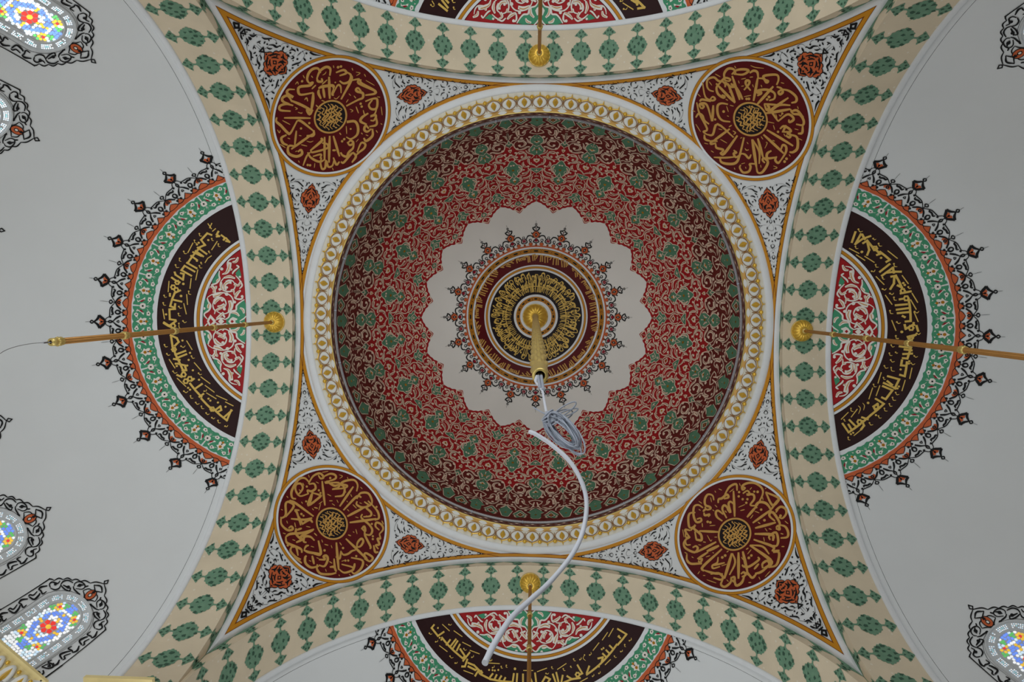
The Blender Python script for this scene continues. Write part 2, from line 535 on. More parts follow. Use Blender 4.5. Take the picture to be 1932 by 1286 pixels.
KUF_R="""yf50 2599,-5988 2393,-5781
yf50 2624,-5721 2400,-5570 2561,-5494 2702,-5328
yf50 2633,-5651 2590,-5406
yf50 2510,-5312 2597,-5267 2564,-4787
yf50 2589,-5249 2483,-4836 2386,-4696
yf50 2577,-4686 2580,-4337 2525,-4382
yf50 2606,-4418 2655,-3824 2580,-3825
yf50 2599,-3644 2371,-3537
yf50 2618,-3410 2362,-3293
yf50 2473,-3319 2611,-3190 2708,-3071
yf50 2618,-3410 2586,-3166
yf50 2509,-3034 2592,-2990 2602,-2329
yf50 2558,-2973 2493,-2652 2392,-2441
yf50 2546,-2487 2602,-2329
yf50 2547,-2056 2733,-2023
yf50 2554,-1764 2498,-1773
yf50 2658,-1676 2635,-606 2543,-595
yf50 2399,-1509 2602,-1455
yf50 2401,-1263 2615,-1250
yf50 2410,-1071 2604,-1055
yf50 2495,-886 2530,-825
yf50 2522,-421 2540,-218 2669,-410
yf50 2741,-358 2770,-127
yf50 2585,178 2728,62
yf24 2258,-5640 2295,-5061
yf24 2240,-5092 2276,-4540
yf24 2331,-4717 2387,-4146
yf24 2732,-4240 2785,-3711
yf24 2255,-3394 2315,-2796
yf24 2699,-2868 2739,-2416
yf24 2261,-2184 2331,-1605
yf24 2749,-1915 2806,-1456
yf24 2692,-1632 2757,-1149
yf24 2713,-1021 2771,-564
yf24 2283,-696 2355,-137
yd18 2681,-5974
ys20 2681,-5974 2654,-5833 2695,-5750
yd18 2701,-5144
ys20 2701,-5144 2698,-5056 2731,-5033
yd18 2699,-4792
ys20 2699,-4792 2677,-4671 2712,-4596
yd18 2379,-3988
ys20 2379,-3988 2361,-3865 2396,-3789
yd18 2242,-3795
ys20 2242,-3795 2273,-3704 2314,-3768
yd18 2674,-3561
ys20 2674,-3561 2657,-3430 2699,-3357
yd18 2351,-3183
ys20 2351,-3183 2348,-3087 2379,-3052
yd18 2253,-2590
ys20 2253,-2590 2283,-2489 2326,-2539
yd18 2353,-2218
ys20 2353,-2218 2385,-2121 2427,-2181
yd18 2401,-1950
ys20 2401,-1950 2395,-1810 2439,-1758
yd18 2269,-1269
ys20 2269,-1269 2274,-1112 2325,-1075
yd18 2375,-596
ys20 2375,-596 2408,-505 2449,-558
yd18 2717,-2259
ys20 2717,-2259 2726,-2177 2762,-2174
yd18 2723,-1042
ys20 2723,-1042 2764,-969 2805,-1040
yd18 2361,162
ys20 2361,162 2373,300 2422,311
yd18 2745,-9
ys20 2745,-9 2786,38 2817,-38
yd18 2360,-5476
ys20 2360,-5476 2336,-5363 2364,-5283
yd28 2356,-5013
yd28 2468,-62
yd24 2670,-2400
yd24 2658,-2515
yd24 2545,-4142
yd24 2688,-504
yd24 2696,-408
yf40 2613,-4639 2573,-4597 2543,-4664 2554,-4774 2595,-4814 2624,-4746 2613,-4639
yf40 2635,-2120 2605,-2045 2567,-2073 2559,-2180 2590,-2255 2628,-2224 2635,-2120
yf40 2661,-1724 2630,-1636 2588,-1661 2576,-1776 2607,-1863 2650,-1835 2661,-1724
yf40 2685,-266 2664,-166 2620,-164 2597,-267 2619,-369 2663,-367 2685,-266
yf40 2682,235 2666,329 2626,338 2602,249 2619,153 2659,147 2682,235
yf49 2599,245 2695,119
yf49 2460,704 2640,707
yf49 2563,828 2691,821
yf49 2557,1065 2712,967
yf49 2673,695 2653,1244 2569,1270
yf49 2564,1392 2578,1645 2678,1595
yf49 2664,1420 2719,2095 2630,2107
yf49 2430,2395 2651,2329 2660,2820
yf49 2425,2812 2675,2801
yf49 2468,2645 2579,2716
yf49 2443,2984 2641,2947 2635,3495 2558,3514
yf49 2497,3742 2664,3728 2634,4523 2639,4992
yf49 2548,4137 2570,3905 2644,4060 2605,4203 2548,4137
yf49 2558,4927 2655,4805
yf49 2616,5055 2712,5145 2741,5356
yf49 2453,5501 2633,5465
yf49 2446,5901 2661,5922 2644,5274
yf49 2523,5687 2632,5722
yf22 2280,2352 2327,2955
yf22 2294,3345 2376,3956
yf22 2386,3041 2444,3597
yf22 2788,1630 2822,2117
yf22 2759,2268 2801,2769
yf22 2365,4802 2419,5319
yf22 2305,5284 2349,5814
yf22 2773,5808 2748,5371
yd16 2357,168
ys18 2357,168 2376,289 2421,280
yd16 2294,694
ys18 2294,694 2326,794 2366,741
yd16 2407,1047
ys18 2407,1047 2430,1090 2451,1049
yd16 2293,1164
ys18 2293,1164 2320,1278 2364,1250
yd16 2356,1514
ys18 2356,1514 2397,1601 2438,1529
yd16 2281,1929
ys18 2281,1929 2323,2029 2367,1953
yd16 2416,1906
ys18 2416,1906 2449,2052 2507,2026
yd16 2364,2557
ys18 2364,2557 2388,2632 2420,2597
yd16 2267,3143
ys18 2267,3143 2306,3231 2344,3167
yd16 2763,1053
ys18 2763,1053 2798,1104 2830,1042
yd16 2742,1416
ys18 2742,1416 2785,1468 2817,1392
yd16 2716,2975
ys18 2716,2975 2758,3041 2793,2974
yd16 2720,3254
ys18 2720,3254 2763,3342 2807,3281
yd16 2746,3587
ys18 2746,3587 2786,3656 2821,3598
yd16 2729,3895
ys18 2729,3895 2770,3971 2810,3914
yd16 2751,4351
ys18 2751,4351 2792,4396 2820,4324
yd16 2735,4872
ys18 2735,4872 2783,4907 2808,4818
yd16 2748,6080
ys18 2748,6080 2790,6132 2820,6068
yd16 2270,5015
ys18 2270,5015 2315,5102 2356,5029
yd16 2386,5711
ys18 2386,5711 2415,5737 2430,5680
ys18 2321,4622 2393,4649 2455,4925
ys18 2342,4345 2407,4395 2463,4607
yd26 2419,4160
yd22 2597,1846
yd22 2700,1352
yd22 2704,1462
yd22 2478,3749
yd22 2704,4393
yd22 2717,5887
yd22 2715,5762
yd22 2704,2764
yd22 2708,2650
yf40 2685,208 2670,294 2633,301 2611,220 2627,133 2664,127 2685,208
yf40 2625,5105 2643,5208 2618,5286 2573,5262 2554,5157 2580,5078 2625,5105"""
KUF_T="""yf51 2630,-5926 2426,-5926
yf51 2616,-5688 2446,-5775
yf51 2594,-5538 2493,-5563
yf51 2566,5485 2639,6109 2519,5963
yf51 2500,5426 2558,5746
yf23 2323,5232 2423,5840
yf23 2785,-6015 2720,-6074
yd18 2771,-6186
ys18 2771,-6186 2726,-6201 2697,-6103
yd18 2446,-5347
ys18 2446,-5347 2407,-5391 2372,-5303
yd18 2344,-5570
ys18 2344,-5570 2321,-5628 2290,-5579
yd18 2266,5498
ys18 2266,5498 2301,5606 2346,5571
yd18 2305,5061
ys18 2305,5061 2335,5134 2367,5085
yd28 2544,5772"""
KUF_B="""yf46 2620,6042 2695,5994 2673,5462 2521,5418
yf46 2625,5252 2622,4352
yf46 2643,4824 2522,4857
yf46 2622,4608 2421,4641
yf46 2621,4437 2420,4502
yf46 2622,4266 2623,3711 2555,3674 2504,4095
yf46 2439,4276 2571,4207
yf46 2655,3621 2438,3562
yf46 2585,3472 2732,3394 2767,3518
yf46 2631,3328 2607,3005 2634,2763 2679,2846 2692,3241
yf46 2783,2725 2644,2684 2665,2462
yf46 2708,2483 2720,1967 2661,908
yf46 2676,2003 2603,1935
yf46 2677,1752 2598,1715
yf46 2659,1517 2592,1465
yf46 2657,1273 2605,1238
yf46 2655,820 2487,819
yf46 2642,614 2476,630
yf46 2474,311 2640,285
yf46 2491,-39 2632,-192
yf46 2443,-359 2633,-401
yf46 2640,-699 2530,-912 2590,-1139 2653,-994
yf46 2507,-1332 2680,-1402
yf46 2487,-1537 2692,-1546
yf46 2683,-1702 2576,-1833
yf46 2718,-1801 2701,-2242 2615,-2059
yf46 2701,-2242 2740,-2644
yf46 2484,-2784 2674,-2841 2676,-2709
yf46 2737,-3031 2711,-3606 2633,-5184
yf46 2706,-3068 2616,-3320
yf46 2582,-3958 2622,-4195 2673,-4027
yf46 2634,-4329 2567,-4302
yf46 2629,-4584 2561,-4563
yf46 2611,-4880 2543,-4867
yf46 2652,-5228 2666,-5933 2452,-5845
yf46 2555,-5555 2601,-5565
yf21 2450,5780 2405,5247
yf21 2326,5061 2279,4472
yf21 2360,4228 2315,3705
yf21 2391,3604 2342,3042
yf21 2424,2340 2351,1736
yf21 2390,293 2383,-234
yf21 2409,-493 2356,-1039
yf21 2423,-1642 2360,-2208
yf21 2383,-3962 2339,-4492
yf21 2345,-4758 2319,-5287
yf21 2393,-5169 2364,-5696
yf21 2772,5040 2734,4567
yf21 2815,3344 2775,2864
yf21 2817,-2570 2805,-2986
yf21 2772,-4077 2759,-4439
yd16 2333,5548
ys16 2333,5548 2313,5454 2274,5462
yd16 2796,5858
ys16 2796,5858 2787,5769 2749,5744
yd16 2787,5325
ys16 2787,5325 2755,5270 2725,5309
yd16 2761,4308
ys16 2761,4308 2769,4197 2729,4135
yd16 2798,3898
ys16 2798,3898 2781,3830 2748,3835
yd16 2446,3958
ys16 2446,3958 2458,3858 2426,3787
yd16 2490,3320
ys16 2490,3320 2461,3258 2429,3300
yd16 2365,2296
ys16 2365,2296 2348,2219 2317,2237
yd16 2480,2041
ys16 2480,2041 2457,1966 2422,1990
yd16 2397,1596
ys16 2397,1596 2426,1562 2421,1477
yd16 2344,1322
ys16 2344,1322 2378,1315 2385,1229
yd16 2350,-1347
ys16 2350,-1347 2382,-1344 2393,-1425
yd16 2443,-1964
ys16 2443,-1964 2479,-1970 2492,-2059
yd16 2449,-2403
ys16 2449,-2403 2469,-2397 2480,-2441
yd16 2330,-2713
ys16 2330,-2713 2367,-2705 2382,-2797
yd16 2398,-3035
ys16 2398,-3035 2399,-3124 2367,-3153
yd16 2362,-3394
ys16 2362,-3394 2405,-3236 2477,-3298
yd16 2420,-3653
ys16 2420,-3653 2421,-3763 2384,-3796
yd16 2763,-4705
ys16 2763,-4705 2793,-4688 2813,-4758
yd16 2792,-5095
ys16 2792,-5095 2812,-5158 2795,-5217
yd16 2764,-5480
ys16 2764,-5480 2781,-5415 2812,-5439
yd16 2792,-5786
ys16 2792,-5786 2814,-5877 2788,-5951
yd16 2841,-3590
ys16 2841,-3590 2845,-3665 2815,-3694
yd16 2824,-3252
ys16 2824,-3252 2824,-3329 2795,-3353
yd16 2461,-967
ys16 2461,-967 2479,-1050 2457,-1130
yd21 2576,5788
yd21 2665,5335
yd21 2661,5199
yd21 2479,-4401
yd21 2485,-4517
yd21 2724,-3762
yd21 2552,2177
yd21 2529,1997
yd21 2519,1873
yd21 2484,1701
yd28 2377,795
yd21 2557,-5600
yf37 2656,2479 2689,2490 2704,2566 2686,2631 2652,2621 2637,2545 2656,2479
yf37 2674,-2698 2699,-2614 2683,-2515 2640,-2498 2614,-2583 2631,-2684 2674,-2698"""
RND_TL="""ts52 132,611 153,679 232,729 316,730 375,680 355,601
ts52 265,582 371,629 477,609 501,542 428,471
ts48 270,588 244,537 288,491 314,532
ts28 256,457 358,452
ts52 132,611 180,582 115,582 -6,681 -71,637 -67,574 77,463
ts60 77,463 -15,378 -143,283
ts52 -126,276 -177,463 -236,637
ts20-52-52 -80,705 -142,775 -195,754 -177,640
ts52 -237,603 -217,721 -290,758 -324,715 -290,617
ts48 -266,553 -321,652 -404,702 -444,654 -353,523
ts56 -143,283 -169,347 -193,267 -110,282
ts32 99,520 185,519
ts32-60-52 175,451 202,445 245,422 355,331 345,285
ts52 169,434 126,399 93,307
ts52 234,411 142,278
ts56 409,467 187,208
ts44 345,285 264,232 269,203
ts20-44-20 280,226 411,275 434,229 370,146
td16 418,335
ts48 525,440 635,387 633,323 533,365
ts48 649,330 663,249 583,193 500,231 481,306
ts52 669,232 600,177 304,74
td28 603,480
td26 641,458
ts44 622,178 714,112 666,69 769,-197
ts52 731,96 701,35 774,-191 742,-229 619,-146
ts52 615,-52 612,19 573,23 569,-18 611,-93 563,-149 488,-122 290,-62
ts16 779,28 827,-128
ts48 554,-221 664,-269 713,-327 614,-428 543,-383 557,-304 653,-282
ts44 603,-441 523,-481 453,-459 530,-511 450,-550 408,-509
ts48 519,-523 434,-630 327,-572
ts56 462,-398 347,-377 284,-409 320,-517
ts52 298,-591 297,-518 233,-549 246,-610 328,-621
ts56 340,-633 259,-720 129,-709 134,-642
td26 477,-196
td26 458,-242
ts24 394,-178 350,-287
ts24 437,-303 393,-388
ts52-56-20 121,-253 219,-343 186,-452 93,-525 -24,-500 -53,-421
ts20 70,-295 -12,-391
td20 88,-380
ts52 -183,-255 -354,-564
ts56 -222,-211 -542,-502
ts48 -561,-351 -633,-394 -691,-481 -645,-509 -548,-443 -600,-537 -543,-578 -465,-540
ts44 -360,-405 -321,-449
ts48 -434,-498 -486,-618 -415,-622
ts48 -106,-511 -42,-518 -42,-579 -107,-560 -100,-493
ts52 -37,-585 -108,-633 -202,-631 -274,-653 -307,-590 -294,-530
ts48 -398,-641 -382,-685 -203,-680 -144,-694
ts48 -181,-755 -86,-757 22,-771 81,-734 46,-672 -109,-732
ts52 -156,-681 -169,-767 -289,-788
ts16 -1,-598 63,-593
td26 -101,-422
td26 -148,-421
ts56 -339,-128 -369,-169 -601,-136
ts52 -289,-161 -565,-423
ts44 -387,-198 -344,-272 -392,-318 -593,-185 -590,-137
ts40 -620,-153 -705,-152 -852,-205
ts48 -646,-121 -675,-215 -653,-332 -615,-389 -553,-412
ts40 -641,-230 -530,-310 -590,-342
td26 -796,-256
td26 -774,-289
ts44 -493,531 -225,212
ts52 -558,622 -608,586 -609,488 -624,333 -593,295 -388,346
ts48 -388,346 -357,286 -339,44
ts56 -327,43 -391,-7 -467,69
ts52 -379,16 -777,117
ts44 -513,248 -694,115
ts52 -766,204 -787,283 -744,355 -658,324
ts56 -700,98 -767,181 -851,106 -810,-23 -723,-67 -685,-10 -740,6
ts20 -830,310 -816,203
ts20 -537,523 -506,388
td24 -440,218
td24 -295,177
ts28 -90,483 -47,482 -74,431
ts20 -267,518 -258,472 -290,485
ts20 -292,427 -266,374 -250,379
ts18 356,555 399,545 431,557
ts18 232,673 227,633
ts18 153,769 137,718
td24 81,715
ts18 -21,754 26,759 10,720
ts18 570,550 550,515
ts18 747,323 733,282
ts18 751,231 787,175 721,183
ts18 824,119 815,72
ts18 740,-295 770,-335
ts18 684,-461 603,-581
ts18 494,-665 501,-695
ts20 365,-693 354,-743
ts20 163,-550 163,-586
ts20 193,-629 211,-672
ts18 450,54 451,7
ts20 485,-27 481,-81
ts18 328,-20 384,-7
ts18 297,-139 314,-192 275,-187
ts24 -80,-293 -86,-335
ts18 -690,489 -705,433 -666,447
ts18 -683,279 -669,237
ts18 -540,168 -519,131
ts20 -625,44 -580,-48
ts18 -525,13 -500,-42 -456,-68
ts18 -766,39 -733,24
ts18 -838,-92 -852,-127
ts18 -699,-328 -760,-372
ts18 -568,-601 -588,-643
ts24 -27,297 -28,251
ts20 82,284 104,237
ts18 242,173 259,132 326,133"""
RND_TR="""ts41 -914,-107 -728,-249 -615,-222 -594,-170 -645,-168 -646,-231
ts48 -676,140 -760,210 -772,307 -707,360 -634,332
ts48 -674,283 -668,379 -599,467 -536,500 -555,400 -659,308
ts52 -655,272 -321,86
ts55 -491,191 -296,122
ts48 -591,173 -481,180
ts48 -502,485 -487,549 -434,573 -366,523
ts52 -371,518 -169,225
ts44 -690,-98 -752,-127 -818,-108 -881,-26 -838,65 -758,71 -717,100 -710,177 -640,215 -636,179 -686,150
ts48 -671,134 -571,131 -506,176
ts52 -621,143 -345,8
ts48 -712,95 -704,-19 -618,-80 -522,-67 -522,-36 -567,-50
ts55 -749,19 -511,5 -339,3
ts44 -727,101 -652,113 -612,70
ts48 -362,518 -304,567 -237,557 -233,592 -280,572 -329,592 -292,661 -209,750 -146,717 -110,643
ts48 -187,322 -169,382 -189,402 -212,357 -233,387 -157,488 -48,535 13,477 -18,401
ts55 -127,593 -95,231
td28 -56,438
td26 -49,392
ts48 -383,240 -394,352 -423,393 -457,368 -423,322 -309,306
td28 -239,199
td26 -262,174
ts18 -312,168 -254,260
ts18 -526,329 -487,389
ts48 -90,624 -34,655 25,637 22,582 -17,591 -10,651
ts48 -15,656 78,718 200,733 251,686 222,620
ts48 139,641 92,267
ts41 -33,309 140,472
ts48 -24,309 62,276 54,332 10,325
ts55 89,231 188,388 280,549
ts44 30,326 299,287
ts44 120,299 130,461 239,586
ts48 299,287 306,450 362,494 426,483 417,407 381,429
ts48 280,549 358,534 430,598 528,586 572,530 500,463
ts48 311,521 357,608 496,613
ts15 192,337 253,310
ts18 234,365 263,367 255,412
td22 252,415
ts48 572,530 653,451 624,393
ts52 284,70 722,218
ts48 402,232 406,304 492,341 533,324 452,226
ts44 461,237 418,341
ts52 531,232 588,257 565,296 518,262
ts52 565,296 659,345 783,250 793,159 758,114
ts55 305,-17 721,32
ts48 650,35 613,105 666,125 728,64 773,-68
ts48 773,-68 779,-130 718,-136 687,-82
ts52 570,-87 562,-167 622,-209 698,-91
ts52 651,-291 594,-291 585,-255 656,-238 704,-297 737,-422 695,-475 612,-434
ts55 292,-122 565,-256
ts63 245,-198 612,-434
ts41 250,-193 460,-243 606,-370
td28 809,15
td28 825,-36
ts48 578,-405 511,-485 555,-504 593,-576 547,-656 455,-647 430,-605
ts44 413,-369 434,-437 350,-443 299,-478
ts55 141,-272 314,-531 353,-648 285,-750 191,-810 119,-774
ts48 181,-532 239,-524 220,-568 290,-581 305,-483
ts41 52,-848 170,-728 280,-582
ts59 50,-328 120,-681 63,-721
ts48 -84,-676 -29,-708 65,-651 78,-705
ts48 -90,-660 -136,-731 -159,-688 -97,-622
ts52 -106,-343 -148,-699
ts48 -319,-699 -254,-743 -169,-699
ts48 -288,-667 -225,-602 -292,-429 32,-393
ts44 -763,-407 -607,-510 -353,-601 -362,-677 -288,-667
ts48 -608,-596 -618,-520 -554,-501 -480,-535 -385,-525
ts48 -741,-365 -730,-312 -615,-243
ts48 -638,-433 -700,-410 -699,-367 -616,-328 -386,-461
ts48 -700,-388 -642,-375 -632,-428
ts55 -548,-261 -380,-456
ts48 -399,-90 -481,-152 -491,-225 -392,-317 -283,-334 -181,-259
td28 -366,-218
ts17 -394,-127 -311,-170
td24 -371,-402
ts22 -137,-333 -128,-279
ts26 -54,-331 -2,-319 -1,-362
ts18 -88,-568 28,-533
ts18 113,-326 121,-294
ts17 225,-289 261,-293
ts22 277,-377 314,-381 333,-347
ts17 415,-67 440,-60 478,-142
ts17 303,-64 354,-71
ts18 458,30 492,48
ts17 202,164 283,225
ts17 295,195 362,163
td24 416,182
ts17 492,229 537,217
ts17 540,401 586,435
ts17 683,353 739,379
ts18 768,-216 827,-189 808,-249
ts17 -93,713 -52,738
ts17 -569,576 -502,604 -407,682
ts17 -731,407 -692,395
ts18 -857,118 -771,139
ts17 -843,-296 -781,-299
ts17 -724,-548 -676,-534
ts17 -534,-674 -394,-709
ts18 -221,-798 -167,-764
ts18 -58,-807 -5,-794
ts17 396,-716 429,-725
ts17 424,-589 451,-533
ts17 502,-567 530,-581
ts17 632,-363 671,-386
ts18 -452,251 -427,286
ts17 -355,392 -315,372
ts17 -264,477 -230,462
ts18 -458,439 -429,478
ts17 -541,284 -501,262
ts17 -521,57 -486,83
ts18 -369,-80 -318,-49
ts18 -481,-58 -440,-48
ts17 315,655 355,638
ts17 781,85 817,83
ts17 -228,-472 -176,-440
ts17 -285,-228 -254,-217
ts17 -846,-33 -775,-47"""
RND_BR="""ts52 -151,-561 -199,-601 -249,-575 -348,-565 -338,-510 -266,-547
ts48 -326,-587 -469,-622 -578,-577 -513,-489
ts18 -408,-560 -496,-550
ts52 -471,-531 -192,-210
ts48 -324,-350 -312,-437 -257,-425 -190,-308 -188,-385
ts48 -179,-319 -209,-418 -191,-468 -127,-432 -83,-282
ts48 -85,-365 -66,-469 -16,-472 19,-399 -1,-295
ts48 -132,-644 -169,-718 -122,-784 -34,-758 25,-682 -6,-611 4,-577 60,-608 52,-664
ts48 127,-604 147,-558 79,-518 122,-504
ts48 85,-674 111,-762 185,-786 286,-684 324,-569 255,-529 230,-570 287,-600
ts48 61,-630 128,-627
ts48 231,-699 312,-750 393,-693 468,-569 377,-532
ts52 486,-522 366,-543 425,-511 404,-368 453,-287 493,-322 507,-354 444,-465
ts52 386,-425 162,-204
ts22 264,-495 305,-437
td28 183,-447
td28 158,-410
ts18 203,-377 130,-321
ts48 492,-527 541,-590 566,-549 569,-448
ts41 582,-542 616,-488 569,-448 652,-456 690,-386 637,-341
ts48 658,-461 715,-427 735,-342 668,-205 588,-219 587,-269 643,-285
ts52 645,-186 296,-108
ts63 508,-90 302,-32
ts55 302,39 708,61 744,129
ts48 506,-69 701,-92
ts48 782,-259 839,-186 830,-99 737,-23 691,15
ts44 699,-71 643,-44 705,-16 709,-59
ts48 734,118 649,247 546,354
ts48 692,231 592,295 574,388 624,404 695,306
ts41 504,233 602,189 584,144 499,157 430,98
ts41 573,154 410,235
ts18 482,241 402,271
td28 385,147
td28 332,154
ts22 281,128 244,131
ts63 230,194 576,425
ts41 224,199 288,341 478,431
ts48 597,417 670,462 648,528 541,532 474,473
ts48 504,486 441,501 488,558 504,486
ts52 451,513 503,622 410,644 303,583
ts44 337,534 286,540 292,593 354,577
ts59 144,252 411,567
ts59 85,285 243,579
ts48 243,579 246,693 146,685
ts48 264,560 248,652
ts48 -27,510 -9,552 164,532 229,474 226,437
ts17 160,338 167,391
td28 83,427
td26 30,426
ts18 60,368 -31,353
ts44 140,613 30,596
ts48 172,672 94,713 -46,725
ts48 35,689 -12,635 -93,651 -76,714 25,698
ts63 -60,288 -134,670 -67,745
ts41 -76,303 -188,440 -182,596
ts48 -37,736 -138,792 -236,748 -304,674 -243,615
ts52 -162,263 -302,551 -242,594
ts44 -252,604 -334,663
ts48 -340,446 -370,394 -482,423 -427,533 -353,581 -312,540
ts59 -233,208 -416,408 -361,487
ts55 -300,148 -590,313
ts48 -523,381 -554,433 -579,376 -533,371
ts52 -554,412 -625,360 -668,192 -637,139 -590,176 -595,287
ts48 -605,381 -644,464 -614,557 -553,598 -473,537
ts52 -330,62 -679,118
ts52 -658,139 -690,65 -691,-20 -639,-96 -565,-107 -539,-59
ts55 -814,-142 -888,58 -845,100 -742,76 -814,-131
ts48 -851,84 -679,118
ts55 -328,-67 -544,-86
ts48 -565,-86 -756,-148 -822,-234 -803,-365 -719,-454 -627,-483 -588,-434 -637,-428 -621,-467
ts48 -545,-390 -631,-368 -614,-297 -577,-335 -651,-258 -608,-193 -502,-172 -555,-96
ts48 -698,203 -750,193 -719,182 -812,194 -841,269 -799,331 -707,340 -677,287
td28 -713,293
td28 -490,163
td26 -570,6
td28 -732,-235
td24 -697,-277
td26 -520,-448
td26 -467,-403
td26 -480,-324
td26 -534,-270
td26 -480,-241
ts17 -341,-279 -448,-237
ts22 -326,-219 -385,-182
ts18 -669,-351 -717,-356
ts18 -481,-53 -513,22
ts18 -350,-14 -423,-26
ts22 -398,108 -404,156
ts18 -446,303 -467,345
ts17 -410,256 -400,320
ts18 -298,343 -263,401
ts22 -523,485 -543,526
ts22 -393,641 -424,672
ts17 -701,397 -705,465
ts18 -729,-122 -697,-79
ts17 -847,-184 -873,-178
ts17 -627,-549 -605,-505
ts18 -319,-727 -341,-671
ts17 -252,-748 -241,-714
ts17 -124,-716 -82,-647
ts17 63,-804 49,-737
ts17 -90,-575 -91,-520
ts17 153,-704 146,-665
ts17 -8,-544 -15,-505
ts22 -144,-394 -145,-350
ts17 577,-621 640,-508
ts22 455,-248 426,-212
ts18 334,-286 354,-180 322,-182
ts18 268,-186 234,-156
ts18 543,-262 513,-226
ts18 498,-102 510,-52
ts17 578,-29 512,-3
ts17 747,-180 738,-143
ts18 792,-308 771,-260
ts17 796,87 847,104
ts17 797,173 769,197
ts17 793,264 712,398
ts18 557,460 554,502
ts22 335,710 303,738
ts17 162,748 175,795
ts17 94,810 -19,798
ts26 27,298 -14,306
ts18 449,-19 442,7"""
RND_BL="""ts52 683,152 735,188 811,139 860,31 888,-102 838,-185 746,-198
ts44 767,63 713,70 734,-46 811,-74 851,-4 788,64 675,73 610,-60
ts48 718,-171 666,-243 593,-208 607,-122 660,-85 605,-55
ts48 729,-171 768,-315 729,-433 640,-439 655,-386 722,-393
ts48 646,-444 606,-562 529,-612 488,-562 567,-391
ts52 610,-377 286,-131
ts44 550,-387 398,-567 347,-505 395,-417
ts52 562,-432 419,-473 376,-544
ts48 387,-555 275,-583 201,-475 278,-358
ts48 395,-406 270,-577 265,-641 359,-585 344,-673 255,-792 153,-783 84,-691
ts52 181,-707 107,-300
td26 554,-513
ts18 714,-474 659,-566
ts17 491,-666 435,-692 439,-628
ts48 580,-118 467,-186 445,-165 477,79 573,-90
ts52 591,-140 461,61
td24 713,-117
td24 534,-228
td24 484,-218
ts48 -6,-600 16,-715 -75,-809 -200,-774 -256,-715
ts52 19,-301 22,-628 -46,-675
ts48 -39,-577 -72,-531 -174,-565 -232,-668 -130,-658
ts48 -165,-716 -244,-703 -219,-611 -332,-609 -370,-556 -294,-459
ts55 -97,-273 -197,-588
ts55 -195,-227 -477,-593
ts48 -256,-715 -402,-700 -496,-633 -470,-553
ts48 -250,-483 -282,-425 -449,-433 -553,-400 -577,-313 -497,-259
ts52 -410,-285 -413,-353 -477,-306 -422,-296
ts48 -461,-312 -529,-247 -706,-176 -731,-135
ts26 -563,-630 -630,-604
ts48 -640,-482 -551,-486 -520,-545 -600,-577 -677,-538 -682,-434
ts48 -682,-434 -746,-385 -711,-352 -796,-301 -760,-247 -835,-230
ts48 -736,-225 -825,-157 -866,-194
ts48 -797,16 -723,0 -736,-44 -856,-59 -861,20 -763,48
ts52 -329,12 -571,15 -850,31
ts48 -551,-8 -586,-63 -569,-154 -515,-168 -511,-77 -561,3
ts44 -402,221 -475,234 -521,169 -535,92 -570,37
ts44 -407,215 -471,322 -407,342
ts55 -260,167 -579,469
ts44 -569,458 -674,441 -745,314 -705,289 -553,370
ts48 -595,184 -760,92 -827,197 -807,339 -733,346
ts48 -699,211 -747,292
ts48 -277,639 -321,699 -412,712 -525,614 -581,530
ts48 -406,386 -516,489 -571,518
ts48 -446,535 -495,488 -561,507
ts52 -302,634 -377,582 -345,467 -289,438 -266,481 -313,498 -243,568
ts52 -312,645 -242,746 -135,760 -70,701 -65,663
ts48 -128,599 -239,676
ts55 -34,353 -204,480 -129,556
ts52 27,631 -62,593 -204,480
ts41 26,621 41,561 20,518
ts48 8,398 97,404 160,470 119,535 77,513
ts55 191,634 160,536 202,515 139,295
ts52 348,476 285,539 150,546
ts44 321,491 286,408
ts52 365,693 346,606 233,461 139,273
ts52 365,693 293,744 201,709 68,653 17,685
ts48 196,725 161,794 49,803 -43,771
ts44 181,730 140,687 28,760
ts44 64,819 -93,803
ts48 637,533 547,609 418,598 373,525 420,511 429,566
ts48 621,559 609,455 739,332 722,243
ts48 587,476 614,280 668,250 751,300
ts52 737,249 628,203 289,132
ts48 510,433 350,278 288,166
ts48 328,388 508,296 561,288 515,236
ts52 482,311 318,354
ts52 328,366 298,221 229,214
td26 451,255
td22 408,248
ts22 427,430 363,471
ts26 97,316 34,315
ts22 -145,326 -198,294
td26 -211,398
ts22 -381,473 -434,464
ts22 -299,129 -352,141
td26 -399,159
td24 -560,284
td24 -593,252
td24 -478,-472
td24 -627,-328
td24 -658,-292
td24 -641,108
td24 -341,-742
ts18 -342,-219 -412,-177
ts26 -315,-61 -359,-82
ts18 -335,-156 -362,-161
ts18 356,-100 301,-1
ts26 387,24 333,-11
ts18 397,58 359,62
ts18 363,-151 372,-72
td22 545,56
ts18 593,118 556,122
ts17 802,-109 752,-95
ts17 764,12 721,9
ts17 837,-270 792,-251
ts17 668,-288 619,-308
ts18 393,-292 327,-317
ts22 293,-238 255,-279
ts18 227,-240 172,-253
ts17 217,-343 167,-327
ts18 230,-538 196,-550
ts17 368,-742 334,-731
ts17 90,-790 44,-791
ts17 124,-581 73,-564
ts18 90,-454 62,-449
ts22 -27,-484 -116,-484
ts18 -15,-358 -59,-358
ts17 -84,-588 -124,-606
ts18 -198,-363 -248,-391
ts17 -393,-601 -433,-618
ts18 -312,-511 -346,-510
ts17 817,239 780,241
ts17 723,452 693,439
ts18 437,685 396,662
ts18 534,506 492,525
td24 250,766
ts18 263,646 222,624
ts17 -11,507 -58,479
ts17 -142,691 -178,675
ts17 -196,573 -233,557
ts17 -417,605 -457,628
ts17 -628,526 -653,533
ts17 -845,98 -888,101
ts17 -744,407 -781,404
ts17 -523,335 -547,292
ts17 260,336 203,296
ts17 -231,261 -273,284
ts17 -61,304 -103,326"""
